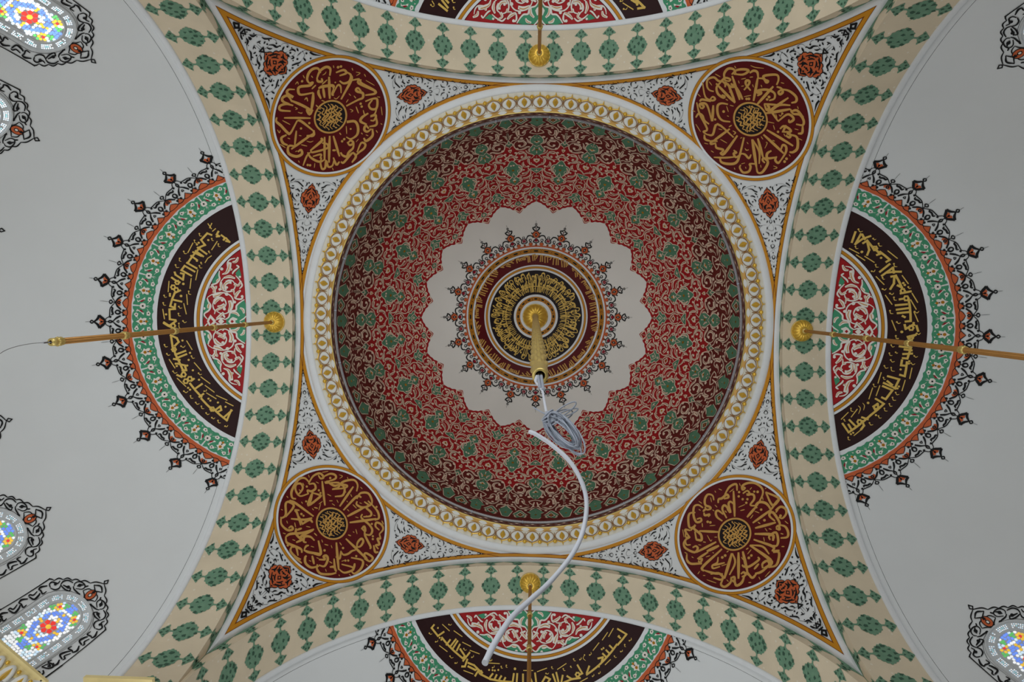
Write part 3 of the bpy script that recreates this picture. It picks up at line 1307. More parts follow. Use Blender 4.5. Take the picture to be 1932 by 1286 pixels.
PEND="""bs13-36-21 40,1859 65,1823 80,1783
bd13 33,1814
bs13-42-13 31,1759 48,1707 99,1683
bd13 82,1726
bd10 82,1665
bs8-34-21 122,1609 135,1558 205,1486
bs26 169,1519 155,1486
bs26 21,1602 78,1576
bs29 117,1528 76,1515
bd17 106,1479
bs18 46,1592 45,1549
bs10-42-13 111,1454 155,1406 168,1348 219,1329
bd17 202,1391
bd13 213,1322
bs13-31-10 68,1447 84,1404 113,1379
bs36 250,1274 187,1254
bd20 279,1241
bs10-36-21 258,1178 303,1153 315,1103
bs34 359,1127 342,1075
bd13 309,1182
bs36 203,1163 197,1110
bd20 248,1145
bs31 189,1074 233,1054 236,1098
bd13 198,1032
bd20 256,1003
bs16 279,1035 336,1037 376,1033
bd12 386,1029
bs26-34-10 137,992 189,969 235,943 275,938
bs31 107,968 133,947
bd16 202,930
bd20 66,964
bs7 46,1005 66,964
bs36 330,947 322,889
bd20 405,969
bd18 398,869
bs39-36-8 453,946 469,878 532,790
bs7 -71,1834 -50,1897 5,1899 53,1852 78,1792
bs7 -13,1811 53,1740 93,1684 136,1630 136,1580
bs7 202,1486 224,1433 209,1388
bs7 209,1318 274,1315 305,1260 293,1214
bs7 258,1178 210,1186 196,1111 252,1082 307,1097
bs7 16,1604 15,1532 21,1467 81,1444 111,1454
bs7 385,1031 365,963 274,939
bs7 386,1029 434,1009 453,953
bs8-28-12 -1097,-37 -1124,-94 -1168,-136
bs24 -1141,-112 -1114,-134
bd17 -1090,-162
bs28-28-8 -1093,-231 -1138,-214 -1176,-210
bd14 -1182,-175
bs6-28-24 -1137,-259 -1099,-308 -1098,-365 -1103,-430
bd14 -1034,-367
bs26-26-8 -1013,-440 -1044,-457 -1076,-457
bd17 -998,-466
bd14 -1241,-241
bs10-28-12 -1248,-260 -1230,-308 -1205,-325
bs22 -1210,-268 -1185,-302
bs10-28-24 -1222,-355 -1195,-388 -1200,-436
bs18 -1180,-370 -1193,-398
bs24 -1139,-405 -1142,-451
bd12 -1177,-454
bs28 -1287,-323 -1338,-333
bs24-30-8 -1291,-353 -1335,-394 -1351,-484
bd18 -1283,-432
bs24 -1251,-421 -1246,-450 -1277,-462
bd10 -1379,-422
bd17 -1405,-500
bs24 -1353,-545 -1395,-549
bs10-28-10 -1467,-499 -1459,-556 -1416,-599
bs24 -1432,-636 -1462,-643
bs10-28-10 -1507,-577 -1536,-634 -1558,-686
bd13 -1495,-660
bd17 -1454,-699
bs28 -1445,-744 -1495,-757
bs10-28 -1590,-638 -1599,-689 -1631,-696
bs10 -1599,-689 -1573,-721
bs20 -1553,-787 -1596,-806
bs8-28-12 -553,-866 -615,-862 -667,-884
bs20 -654,-841 -647,-868
bd16 -666,-803
bs24 -746,-769 -732,-807 -752,-852
bd14 -717,-874
bs6-28-24 -797,-771 -842,-723 -893,-709 -934,-682
bd14 -842,-656
bs24-24-8 -885,-614 -923,-609 -948,-633
bd16 -926,-580
bd12 -809,-891
bs24 -842,-821 -819,-864
bs18 -886,-826 -845,-880
bs10-26-24 -915,-815 -936,-782 -978,-762
bs24 -918,-727 -970,-713
bd12 -993,-729
bs24-30-8 -939,-875 -995,-893 -1067,-877
bs26 -900,-911 -953,-927
bd16 -1010,-839
bs24 -985,-803 -1021,-789 -1044,-806
bd10 -1044,-917
bd16 -1131,-906
bs24 -1154,-840 -1173,-872
bs10-28-10 -1231,-874 -1208,-928 -1151,-962
bs24 -1271,-855 -1289,-888
bs10-28-10 -1243,-960 -1299,-968 -1365,-952
bd12 -1324,-906
bd16 -1346,-855
bs26 -1394,-828 -1418,-864
bs10-28 -1332,-1003 -1394,-990
bs10 -1415,-948 -1387,-985
bs20 -1473,-891 -1508,-927
bs14 -1415,-777 -1416,-813 -1461,-814 -1444,-775 -1415,-777
bs5 -1170,-138 -1208,-193 -1154,-250 -1078,-279 -1020,-368 -1026,-444
bs5 -1263,-261 -1319,-329 -1370,-405 -1361,-490 -1309,-517
bs5 -1411,-437 -1470,-473 -1498,-553 -1436,-608
bs5 -1508,-792 -1574,-716 -1661,-714 -1726,-774
bs5 -1453,-866 -1407,-959 -1440,-1033 -1533,-1059
bs5 -1478,-803 -1562,-823 -1568,-874 -1502,-905 -1461,-826
bs5 -676,-880 -749,-897 -763,-811 -788,-712 -845,-642 -937,-627
bs5 -851,-901 -924,-953 -1031,-948 -1104,-842
bs5 -1067,-918 -1127,-957 -1222,-952
bs7-24-8 -1638,-801 -1630,-850 -1667,-891
bs7-24-8 -1525,-963 -1569,-941 -1610,-956
bd16 -1690,-794
bd15 -1534,-1015
bd18 -1625,-912
bs8-24-7 -1745,-810 -1737,-857 -1705,-880
bs8-24-7 -1572,-1056 -1614,-1030 -1626,-992
bs24 -1709,-911 -1746,-916
bs24 -1658,-983 -1676,-1015
bs29 -1720,-950 -1704,-972
bs19 -1786,-866 -1822,-882 -1842,-928
bs19 -1645,-1066 -1679,-1092 -1738,-1083
bs17 -1752,-982 -1755,-1024 -1805,-1021 -1792,-972 -1752,-982
bs8-17 -1928,-962 -1890,-969
bs17 -1797,-1102 -1795,-1140
bs29 -1876,-1047 -1864,-1062
bs10-22-7 -1907,-987 -1948,-1023 -1984,-1070
bs10-22-7 -1828,-1114 -1880,-1136 -1930,-1146
bs19 -1907,-1072 -1915,-1109 -1960,-1109 -1945,-1065 -1907,-1072
bd8 -1974,-1011
bd8 -1869,-1158
bd13 -2020,-1077
bd13 -1956,-1167
bd19 -2063,-1169
bs8 -2035,-1149 -2066,-1171
bd9 -2065,-1128
bd9 -2025,-1187
bs12 -2119,-1145 -2106,-1165 -2150,-1181
bs12 -2058,-1237 -2073,-1215 -2111,-1240
bs17 -2171,-1232 -2173,-1259 -2220,-1267 -2195,-1225 -2171,-1232
bd15 -2249,-1281
bs7 -2242,-1275 -2273,-1297
bs4 -1669,-732 -1725,-780 -1748,-865 -1686,-887
bs4 -1469,-1007 -1533,-1048 -1614,-1040 -1622,-977
bs4 -1839,-943 -1833,-1017 -1892,-1012
bs4 -1744,-1079 -1824,-1030 -1833,-1096
bs4 -1983,-1078 -2008,-1135 -1944,-1148"""
WIN="""bs22 7,45 116,104 167,180
bs22 165,178 258,206 298,266
bs22 295,263 374,289 403,347
bs22 401,345 480,371 504,440
bs22 503,438 569,472 583,548
bs22 581,546 627,563 652,592 654,644 670,1408
bs7 16,416 169,438 300,497 389,586 454,693 485,851 470,1538
bs25 98,160 -7,104 -99,165
bs22 98,160 13,214 22,264
bs19 144,337 107,261 36,236
bs19 144,337 71,371 14,426
bs25 29,413 103,442 164,419 257,418 308,396
bd28 139,430
bs22 299,386 331,346 309,282 239,254 174,273 176,337 251,391
bd30 251,318
bs19-36-14 267,355 253,309 211,268
bs25 174,273 148,228
bs25 457,521 478,459 443,390 355,360
bs25 457,521 355,518 283,486 317,436
bd28 349,460
bs17-33-17 431,493 343,464 305,445
bs25 524,658 579,635 584,586 538,556 507,532 521,483
bd25 520,569
bs25 518,663 452,633 427,574 450,524
bs22-36-19 609,810 621,757 577,675
bs25 609,810 577,794 510,804 508,738
bs25 610,985 618,951 581,918 598,840
bs22-36-19 596,980 514,949 529,858 550,828
bs22-36-19 604,1154 625,1090 579,1013
bs25 604,1154 569,1134 503,1143 508,1083
bs25 602,1329 608,1291 566,1263 598,1179
bs22-36-19 589,1324 506,1289 527,1205 565,1151
bs22-36-19 587,1489 605,1422 567,1352
bs25 587,1489 560,1466 489,1479 495,1420"""
EDGE="""cs1 4360,15 4320,114 4293,238 4236,317 4203,458 4119,545 4090,679 4008,759 3965,822 3925,911
cs1 6430,17 6488,161 6564,257 6720,406 6692,543 6724,657 6869,721 6968,759 6918,812 6864,903"""

# ---------------------------------------------------------------- measures (metres)
H = 13.65            # height of the ring the dome stands on
RA = 5.29            # radius of the four great arches
ZC = H - RA          # their springing line
DC = (0.04, -0.06, 14.2); DR = 4.5      # dome
SX = 5.12; SR = 5.21                    # half domes
RP = math.hypot(5, RA)                  # pendentive sphere
PHI0 = R_(52.4)                         # polar angle of a pendentive's roundel

# ---------------------------------------------------------------- materials
MATS = {}
def mat(name, col, rough=.6, metal=0.0, var=.06, scale=6.0, bump=0.0, emit=0.0, spots=None, alpha=None):
    m = bpy.data.materials.new(name); m.use_nodes = True
    nt = m.node_tree; n = nt.nodes; L = nt.links
    b = n['Principled BSDF']
    b.inputs['Roughness'].default_value = rough; b.inputs['Metallic'].default_value = metal
    if not metal: b.inputs['Specular IOR Level'].default_value = .22
    tc = n.new('ShaderNodeTexCoord')
    nz = n.new('ShaderNodeTexNoise'); nz.inputs['Scale'].default_value = scale; nz.inputs['Detail'].default_value = 4
    L.new(tc.outputs['Object'], nz.inputs['Vector'])
    rp = n.new('ShaderNodeValToRGB')
    c0 = [max(0, c * (1 - var)) for c in col]; c1 = [min(1, c * (1 + var)) for c in col]
    rp.color_ramp.elements[0].position = .3; rp.color_ramp.elements[0].color = (*c0, 1)
    rp.color_ramp.elements[1].position = .7; rp.color_ramp.elements[1].color = (*c1, 1)
    L.new(nz.outputs['Fac'], rp.inputs['Fac'])
    out = rp.outputs['Color']
    if spots:
        vo = n.new('ShaderNodeTexVoronoi'); vo.inputs['Scale'].default_value = spots[0]
        L.new(tc.outputs['Object'], vo.inputs['Vector'])
        lt = n.new('ShaderNodeMath'); lt.operation = 'LESS_THAN'; lt.inputs[1].default_value = spots[1]
        L.new(vo.outputs['Distance'], lt.inputs[0])
        ml = n.new('ShaderNodeMath'); ml.operation = 'MULTIPLY'; ml.inputs[1].default_value = .55
        L.new(lt.outputs[0], ml.inputs[0])
        mx = n.new('ShaderNodeMix'); mx.data_type = 'RGBA'
        L.new(ml.outputs[0], mx.inputs[0]); L.new(out, mx.inputs[6]); mx.inputs[7].default_value = (*spots[2], 1)
        out = mx.outputs[2]
    L.new(out, b.inputs['Base Color'])
    if bump:
        bp = n.new('ShaderNodeBump'); bp.inputs['Strength'].default_value = bump; bp.inputs['Distance'].default_value = .01
        L.new(nz.outputs['Fac'], bp.inputs['Height']); L.new(bp.outputs['Normal'], b.inputs['Normal'])
    if emit:
        L.new(out, b.inputs['Emission Color']); b.inputs['Emission Strength'].default_value = emit
    if alpha is not None:
        b.inputs['Alpha'].default_value = alpha
    MATS[name] = m
    return m
def srgb(r, g, b):
    f = lambda c: (c / 255 / 12.92) if c / 255 <= .04045 else ((c / 255 + .055) / 1.055) ** 2.4
    return (f(r), f(g), f(b))
mat('plaster_white', srgb(228, 229, 230), .75, var=.015, scale=1.2)
mat('plaster_dome', srgb(240, 236, 230), .75, var=.015, scale=1.2)
mat('moulding_white', srgb(230, 231, 233), .5, var=.02)
mat('beige', srgb(222, 205, 178), .7, var=.05, scale=2.0, spots=(7.0, .13, srgb(236, 228, 214)))
mat('red', srgb(168, 28, 33), .55, var=.12, scale=3)
mat('maroon', srgb(104, 30, 27), .55, var=.15, scale=3)
mat('roundel_maroon', srgb(92, 10, 14), .5, var=.08, scale=3)
mat('band_dark', srgb(44, 16, 17), .5, var=.1, scale=3)
mat('black_ring', srgb(30, 18, 22), .5, var=.1, scale=3)
mat('black', srgb(20, 20, 22), .6, var=.1)
mat('cream', srgb(240, 212, 190), .6, var=.04)
mat('white_paint', srgb(238, 230, 220), .6, var=.03)
mat('green_dome', srgb(88, 134, 106), .6, var=.12, scale=5)
mat('green_band', srgb(72, 150, 112), .6, var=.06, scale=5)
mat('green_motif', srgb(112, 148, 122), .6, var=.08, scale=8)
mat('green_dark', srgb(62, 92, 74), .6, var=.12, scale=8)
mat('orange', srgb(206, 100, 58), .6, var=.08)
mat('ochre', srgb(204, 138, 36), .5, var=.04)
mat('ochre_line', srgb(120, 62, 24), .5, var=.04)
mat('gold_dot', srgb(222, 160, 48), .5, var=.05)
mat('tan_letter', srgb(206, 156, 82), .5, var=.05)
mat('kufic_gold', srgb(226, 188, 96), .4, var=.06)
mat('crimson', srgb(150, 26, 44), .6, var=.05)
mat('brown_band', srgb(128, 92, 84), .6, var=.3, scale=22)
mat('gold', srgb(236, 190, 76), .36, metal=.6, var=.06, bump=.1)
mat('gold_pale', srgb(224, 196, 116), .38, metal=.55, var=.06, bump=.1)
mat('gold_brown', srgb(176, 124, 62), .4, metal=.5, var=.06)
mat('gilt_flat', srgb(206, 158, 82), .45, metal=.25, var=.08)
mat('cove_cream', srgb(226, 220, 204), .6, var=.03)
mat('eye_white', srgb(228, 226, 220), .5, var=.02)
mat('cream_yellow_glow', srgb(236, 214, 152), .5, var=.05)  # cream with the yellow cove-light glow put into its colour; imposts share it
mat('cable_grey', srgb(176, 182, 196), .5, var=.04)
mat('cable_white', srgb(226, 228, 238), .5, var=.03)
mat('carpet', srgb(150, 142, 132), .95, var=.1, scale=.6)
mat('steel', srgb(140, 140, 145), .35, metal=.9)
mat('frame_plaster', srgb(206, 208, 210), .7, var=.04, scale=12, bump=.2)
mat('clear_plastic', srgb(200, 204, 210), .15, var=.02, alpha=.35)
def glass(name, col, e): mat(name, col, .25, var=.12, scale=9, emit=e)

MB_KEY = {'c': 'cream', 'g': 'green_dome', 'k': 'gold_dot', 'r': 'maroon', 'o': 'orange', 'b': 'black', 'w': 'white_paint',
          'n': 'black', 'm': 'crimson', 't': 'tan_letter', 'y': 'kufic_gold', 'h': 'ochre', 'l': 'ochre_line'}

# ---------------------------------------------------------------- mesh helpers
class MB:
    def __init__(s): s.v = []; s.f = []; s.m = []; s.names = []
    def mi(s, name):
        if name not in s.names: s.names.append(name)
        return s.names.index(name)
    def add(s, vs, fs, name):
        b = len(s.v); k = s.mi(name); s.v += [tuple(p) for p in vs]
        for f in fs: s.f.append(tuple(b + i for i in f)); s.m.append(k)
    def grid(s, rows, name, close=False):
        nr, nc = len(rows), len(rows[0]); fs = []
        for i in range(nr - 1):
            for j in range(nc if close else nc - 1):
                j2 = (j + 1) % nc
                fs.append((i * nc + j, i * nc + j2, (i + 1) * nc + j2, (i + 1) * nc + j))
        s.add([p for r in rows for p in r], fs, name)
    def mesh(s, name, smooth=False):
        me = bpy.data.meshes.new(name); me.from_pydata(s.v, [], s.f)
        for n in s.names: me.materials.append(MATS[n])
        me.polygons.foreach_set('material_index', s.m)
        if smooth: me.polygons.foreach_set('use_smooth', [True] * len(s.f))
        me.update(); return me
    def build(s, name, parent=None, smooth=False):
        return link(name, s.mesh(name, smooth), parent)
def link(name, me, parent=None):
    o = bpy.data.objects.new(name, me); COL.objects.link(o)
    if parent is not None: o.parent = parent
    return o
def tag(o, label, cat=None, group=None, kind=None):
    o['label'] = label
    if cat: o['category'] = cat
    if group: o['group'] = group
    if kind: o['kind'] = kind
    return o
def empty(name, loc=(0, 0, 0), rz=0):
    o = bpy.data.objects.new(name, None); COL.objects.link(o); o.location = loc; o.rotation_euler = (0, 0, rz); return o
def tube(mb, pts, r, name, n=8, cap=True):
    rows = []; up = Vector((0.13, 0.27, 1))
    P = [Vector(p) for p in pts]
    for i, p in enumerate(P):
        d = (P[min(i + 1, len(P) - 1)] - P[max(i - 1, 0)]).normalized()
        if i == 0:
            a = d.cross(up if abs(d.dot(up.normalized())) < .95 else Vector((1, 0, 0))).normalized()
        else:
            a = (a - d * a.dot(d)).normalized()
        b = d.cross(a); rr = r[i] if isinstance(r, (list, tuple)) else r
        rows.append([p + (a * math.cos(t) + b * math.sin(t)) * rr for t in [2 * PI * k / n for k in range(n)]])
    mb.grid(rows, name, True)
    if cap:
        for row in (rows[0], rows[-1]): mb.add(row, [tuple(range(n))], name)
def smooth_pts(P, sub=4):
    out = []
    n = len(P)
    for i in range(n - 1):
        p0 = P[i - 1] if i else tuple(2 * a - b for a, b in zip(P[0], P[1]))
        p1, p2 = P[i], P[i + 1]
        p3 = P[i + 2] if i + 2 < n else tuple(2 * a - b for a, b in zip(P[-1], P[-2]))
        for k in range(sub):
            t = k / sub
            out.append(tuple(.5 * (2 * b + (c - a) * t + (2 * a - 5 * b + 4 * c - d) * t * t + (3 * b - a - 3 * c + d) * t ** 3)
                             for a, b, c, d in zip(p0, p1, p2, p3)))
    out.append(P[-1]); return out

# ---------------------------------------------------------------- curved surfaces: point(u, v, proud) and metres per unit
class Dome:       # u polar angle, v azimuth (degrees), clockwise from the picture's top
    def p(s, u, v, o):
        t, a = R_(u), R_(v + A0); r = DR - o
        return (DC[0] + r * math.sin(t) * math.sin(a), DC[1] - r * math.sin(t) * math.cos(a), DC[2] + r * math.cos(t))
    def k(s, u, v): return R_(DR), R_(DR) * max(.03, math.sin(R_(u)))
A0 = -0.8
class Semi:       # left half dome: u polar angle from its crown, v azimuth from its axis
    def p(s, u, v, o):
        t, a = R_(u), R_(v); r = SR - o
        return (-SX - r * math.sin(t) * math.cos(a), -r * math.sin(t) * math.sin(a), ZC + r * math.cos(t))
    def k(s, u, v): return R_(SR), R_(SR) * max(.03, math.sin(R_(u)))
class Pend:       # top-left pendentive: u along the ring, v down to the tip, degrees about the roundel
    def p(s, u, v, o):
        h = math.hypot(u, v); a = R_(h)
        cu, cv = (u / h, v / h) if h > 1e-9 else (0, 0)
        q = math.sqrt(.5); O = Vector((-q, -q, 0)); E = Vector((q, -q, 0)); Z = Vector((0, 0, 1))
        n = O * math.sin(PHI0) + Z * math.cos(PHI0); m = O * math.cos(PHI0) - Z * math.sin(PHI0)
        d = n * math.cos(a) + (E * cu + m * cv) * math.sin(a)
        r = RP - o
        return (d.x * r, d.y * r, ZC + d.z * r)
    def k(s, u, v): return R_(RP), R_(RP)
class Win:        # u across, v down from the tip, millimetres, on the left half dome; the window leans with its wall
    def __init__(s, t, a): s.t, s.a = t, a; s.s = Semi(); s.g = (-1 if a < 0 else 1) * min(1, abs(a) / 65)
    def p(s, u, v, o):
        u, v = u + s.g * (-28 - .087 * v), v + s.g * .25 * u
        t = s.t + math.degrees(v / 1000 / SR)
        return s.s.p(t, s.a + math.degrees(u / 1000 / (SR * math.sin(R_(t)))), o)
    def k(s, u, v): return .001, .001
class Soffit:     # left arch soffit in its own frame: u = x in metres, v = metres along the arch
    def p(s, u, v, o):
        a = v / 5.09; r = 5.09 - o
        return (u, r * math.sin(a), r * math.cos(a))
    def k(s, u, v): return 1, 1
class Face:       # inner face of the left arch: u = radius, v metres along
    def p(s, u, v, o):
        a = v / 5.09
        return (-5.10 + o, u * math.sin(a), u * math.cos(a))
    def k(s, u, v): return 1, 1

# ---------------------------------------------------------------- painted ornament
LAY = {'p0': .009, 'p': .012, 's': .015, 'f': .015, 'd': .018, 'x': .0195}
def read(txt, scale=100.0):
    out = []
    for l in txt.strip().split('\n'):
        a = l.split()
        ws = [float(x) for x in a[0][2:].split('-')]
        out.append((a[0][0], a[0][1], ws, [tuple(float(c) / scale for c in q.split(',')) for q in a[1:]]))
    return out
def ribbon(mb, S, P, W_, off, name, shift=0.0):
    n = len(P); L = []; Rr = []
    for i in range(n):
        u, v = P[i]; ku, kv = S.k(u, v)
        a = P[max(i - 1, 0)]; b = P[min(i + 1, n - 1)]
        dx, dy = (b[0] - a[0]) * ku, (b[1] - a[1]) * kv
        l = math.hypot(dx, dy) or 1e-9
        nx, ny = -dy / l, dx / l; w = W_[i] / 2; sh = shift * W_[i]
        L.append(S.p(u + nx * (sh + w) / ku, v + ny * (sh + w) / kv, off))
        Rr.append(S.p(u + nx * (sh - w) / ku, v + ny * (sh - w) / kv, off))
    mb.grid([L, Rr], name)
def poly(mb, S, P, off, name):
    ku, kv = S.k(*P[0])
    tri = tessellate_polygon([[Vector((a * ku, b * kv, 0)) for a, b in P]])
    mb.add([S.p(a, b, off) for a, b in P], tri, name)
def disc(mb, S, c, r, off, name, n=10):
    ku, kv = S.k(*c)
    ring = [S.p(c[0] + r * math.cos(2 * PI * i / n) / ku, c[1] + r * math.sin(2 * PI * i / n) / kv, off) for i in range(n)]
    mb.add(ring, [tuple(range(n))], name)
TAPER = .6
def widths(ws, n, soft=True):
    if len(ws) == 1:
        w = ws[0] / 1000
        if not soft: return [w] * n
        return [w * (TAPER + (1 - TAPER) * min(1, 3 * min(i / (n - 1), 1 - i / (n - 1)))) for i in range(n)]
    if len(ws) == 2: ws = [ws[0], (ws[0] + ws[1]) / 2, ws[1]]
    out = []
    for i in range(n):
        t = i / (n - 1) * 2
        out.append((ws[0] + (ws[1] - ws[0]) * t if t < 1 else ws[1] + (ws[2] - ws[1]) * (t - 1)) / 1000)
    return out
def paint(mb, items, S, tf, key=None, accent=None, gain=1.0, base=0.0, sub=4):
    key = {**MB_KEY, **(key or {})}
    for m, k, ws, pts in items:
        P = [tf(a, b) for a, b in pts]; nm = key[m]
        if k == 'p':
            poly(mb, S, P, base + LAY['p0' if m in 'go' else 'p'] + (.0012 if m in 'mrn' else 0), nm)
        elif k == 'd':
            disc(mb, S, P[0], ws[0] / 1000 * gain ** .25, base + LAY['d'] + (.0015 if m in 'kn' else 0), nm)
        elif k == 'f':
            Q = []
            for i in range(len(P) - 1): straight(mb, S, P[i], P[i + 1], ws[0] / 1000 * gain, base + LAY['f'] + .0002 * i, nm)
        else:
            Q = smooth_pts(P, sub) if len(P) > 2 else [tuple(a + (b - a) * t / 4 for a, b in zip(P[0], P[1])) for t in range(5)]
            Wd = [w * gain for w in widths(ws, len(Q))]
            ribbon(mb, S, Q, Wd, base + LAY['s'], nm)
            if accent and m in accent[0] and max(ws) >= accent[1] and len(Q) > 4:
                n = len(Q); i0, i1 = n // 6, n - n // 6
                ribbon(mb, S, Q[i0:i1], [w * .2 for w in Wd[i0:i1]], base + LAY['x'], accent[2], .6)
def straight(mb, S, a, b, w, off, nm):
    ku, kv = S.k(*a); dx, dy = (b[0] - a[0]) * ku, (b[1] - a[1]) * kv; l = math.hypot(dx, dy) or 1e-9
    ex, ey = dx / l * w * .45, dy / l * w * .45
    a = (a[0] - ex / ku, a[1] - ey / kv); b = (b[0] + ex / ku, b[1] + ey / kv)
    n = max(1, int(l / .12)); Q = [tuple(p + (q - p) * t / n for p, q in zip(a, b)) for t in range(n + 1)]
    ribbon(mb, S, Q, [w] * len(Q), off, nm)
def band(mb, S, u0, u1, v0, v1, off, name, nv=None, nu=None):
    nv = nv or max(2, int(abs(v1 - v0) * 1.2)); nu = nu or max(1, int(abs(u1 - u0) / 1.5))
    mb.grid([[S.p(u0 + (u1 - u0) * i / nu, v0 + (v1 - v0) * j / nv, off) for j in range(nv + 1)] for i in range(nu + 1)], name)
ident = lambda a, b: (a, b)
def snap(b, lo, hi, end): return 0.0 if b < lo else (end if b > hi else b)

# ================================================================ STRUCTURE
QUARTER = {'L': 0, 'T': PI / 2, 'R': PI, 'B': -PI / 2}      # the left arch and half dome turned to the four sides
CORNER = {'TL': 0, 'TR': PI / 2, 'BR': PI, 'BL': -PI / 2}
D_, S_, P_ = Dome(), Semi(), Pend()

# ---- the hall's floor, far below
mb = MB(); mb.add([(-13, -13, -1.7), (13, -13, -1.7), (13, 13, -1.7), (-13, 13, -1.7)], [(0, 1, 2, 3)], 'carpet')
tag(mb.build('floor'), 'pale carpet of the prayer hall, below the view', 'floor', kind='structure')

# ---- the dome
mb = MB()
mb.grid([[D_.p(u, v, 0) for v in range(0, 361, 2)] for u in [0.2] + [1.5 * i for i in range(1, 61)]], 'plaster_dome')
dome = mb.build('ceiling', None, True)
tag(dome, 'central dome painted with red arabesque around a white star and gold script', 'dome', kind='structure')
mb = MB()
CC = (.03, -.035)
mb.grid([[(CC[0] + r * math.sin(R_(a)), CC[1] - r * math.cos(R_(a)), z) for a in range(0, 361, 2)] for r, z in ((4.62, 14.0), (4.42, 14.0), (4.408, 13.98), (4.408, 13.74))], 'brown_band')
for i in range(240):
    a = R_(i * 1.5)
    c = Vector((CC[0] + 4.402 * math.sin(a), CC[1] - 4.402 * math.cos(a), 13.86)); t = Vector((math.cos(a), math.sin(a), 0))
    for dz in (-.035, .035):
        k = c + Vector((0, 0, dz))
        mb.add([k - t * .05, k + Vector((0, 0, .03)), k + t * .05, k - Vector((0, 0, .03))], [(0, 1, 2, 3)], ('maroon', 'cream', 'ochre_line')[(i + (dz > 0)) % 3])
mb.build('drum_band', dome)['label'] = 'narrow brown guilloche band under the dome'

# painted ground: one red panel and one dark panel per twentieth of the dome
edge = [it[3] for it in read(EDGE)]
def curve_at(pts, v):
    for (a0, b0), (a1, b1) in zip(pts, pts[1:]):
        if b0 <= v <= b1: return a0 + (a1 - a0) * (v - b0) / (b1 - b0 + 1e-9)
    return pts[0][0] if v < pts[0][1] else pts[-1][0]
mb = MB()
vs = [-9 + 18 * j / 48 for j in range(49)]
for nm, crv, off in (('red', edge[0], .003), ('maroon', edge[1], .006)):
    mb.grid([[D_.p(curve_at(crv, abs(v)) * (1 - t / 30) + 88.9 * t / 30, v - A0, off) for v in vs] for t in range(31)], nm)
items = read(DOME)
for sg in (1, -1):
    paint(mb, items, D_, lambda a, b, sg=sg: (a, snap(b, .27, 8.8, 9.0) * sg - A0), accent=('c', 24, 'ochre_line'), gain=1.4)
panel = mb.mesh('painted_arabesque')
for i in range(20):
    o = link('painted_arabesque', panel, dome)
    o.rotation_euler = (0, 0, R_(18 * i)); 
    # turn about the dome's own axis (plus the small offset of the pattern's first axis)
    M_ = Matrix.Translation((DC[0], DC[1], 0)) @ Matrix.Rotation(R_(18 * i + A0), 4, 'Z') @ Matrix.Translation((-DC[0], -DC[1], 0))
    o.matrix_basis = M_

# the white star's rosette: concentric rings, cresting, script
mb = MB()
for u0, u1, nm in ((25.8, 26.35, 'orange'), (25.15, 25.85, 'moulding_white'), (23.55, 25.15, 'ochre'), (22.8, 23.55, 'moulding_white'), (19.1, 22.8, 'roundel_maroon'),
                   (18.5, 19.1, 'moulding_white'), (17.8, 18.5, 'ochre'), (17.05, 17.8, 'moulding_white'), (8.12, 17.05, 'black_ring'),
                   (7.28, 8.12, 'moulding_white'), (5.77, 7.28, 'ochre'), (4.0, 5.77, 'moulding_white')):
    band(mb, D_, u0, u1, 0, 360, .006, nm, 180)
for a in (26.35, 25.15, 23.55, 18.5, 17.8): band(mb, D_, a - .05, a + .05, 0, 360, .008, 'ochre_line', 180, 1)
def guilloche(mb, u0, u1, n):
    um = (u0 + u1) / 2; du = (u1 - u0) / 2; st = 360 / n
    for i in range(n):
        v = i * st
        hexa = lambda s, t: [(um + du * s * a, v + st * t * b) for a, b in ((1, -.5), (1, .5), (0, 1), (-1, .5), (-1, -.5), (0, -1))]
        poly(mb, D_, hexa(.78, .40), .0085, 'ochre_line'); poly(mb, D_, hexa(.62, .35), .0095, 'gold_dot' if False else 'ochre')
        poly(mb, D_, hexa(.38, .27), .0105, 'black')
        for s in (-1, 1):
            ribbon(mb, D_, [(um - du * s * .9, v + st * .38), (um + du * s * .9, v + st * .62)], [.012, .012], .009, 'ochre_line')
guilloche(mb, 23.55, 25.15, 40); guilloche(mb, 5.77, 7.28, 16)
mb.build('medallion_rings', dome)['label'] = 'white, ochre and black rings around the dome crown'
mb = MB(); it = read(CRES)
for i in range(20):
    for sg in (1, -1): paint(mb, it, D_, lambda a, b, sg=sg: (a, snap(b, .15, 8.8, 9.0) * sg + 18 * i), sub=3, gain=1.3)
mb.build('painted_cresting', dome)['label'] = 'black and orange pointed cresting around the rings'
mb = MB(); it = read(RING)
for i in range(5): paint(mb, it, D_, lambda a, b: (a, b + 72 * i), key={'y': 'tan_letter'}, gain=1.15)
mb.build('kufic_lettering', dome)['label'] = 'gold square lettering on the maroon ring'

# naskh verse round the crown, letters shaped with the built-in font
AR = {'ا': 'ﺍﺎ', 'ب': 'ﺏﺐﺑﺒ', 'ت': 'ﺕﺖﺗﺘ', 'ح': 'ﺡﺢﺣﺤ', 'د': 'ﺩﺪ', 'ر': 'ﺭﺮ', 'ز': 'ﺯﺰ', 'س': 'ﺱﺲﺳﺴ', 'ض': 'ﺽﺾﺿﻀ', 'ع': 'ﻉﻊﻋﻌ', 'غ': 'ﻍﻎﻏﻐ',
      'ف': 'ﻑﻒﻓﻔ', 'ك': 'ﻙﻚﻛﻜ', 'ل': 'ﻝﻞﻟﻠ', 'م': 'ﻡﻢﻣﻤ', 'ن': 'ﻥﻦﻧﻨ', 'ه': 'ﻩﻪﻫﻬ', 'و': 'ﻭﻮ', 'ي': 'ﻱﻲﻳﻴ', 'ئ': 'ﺉﺊﺋﺌ'}
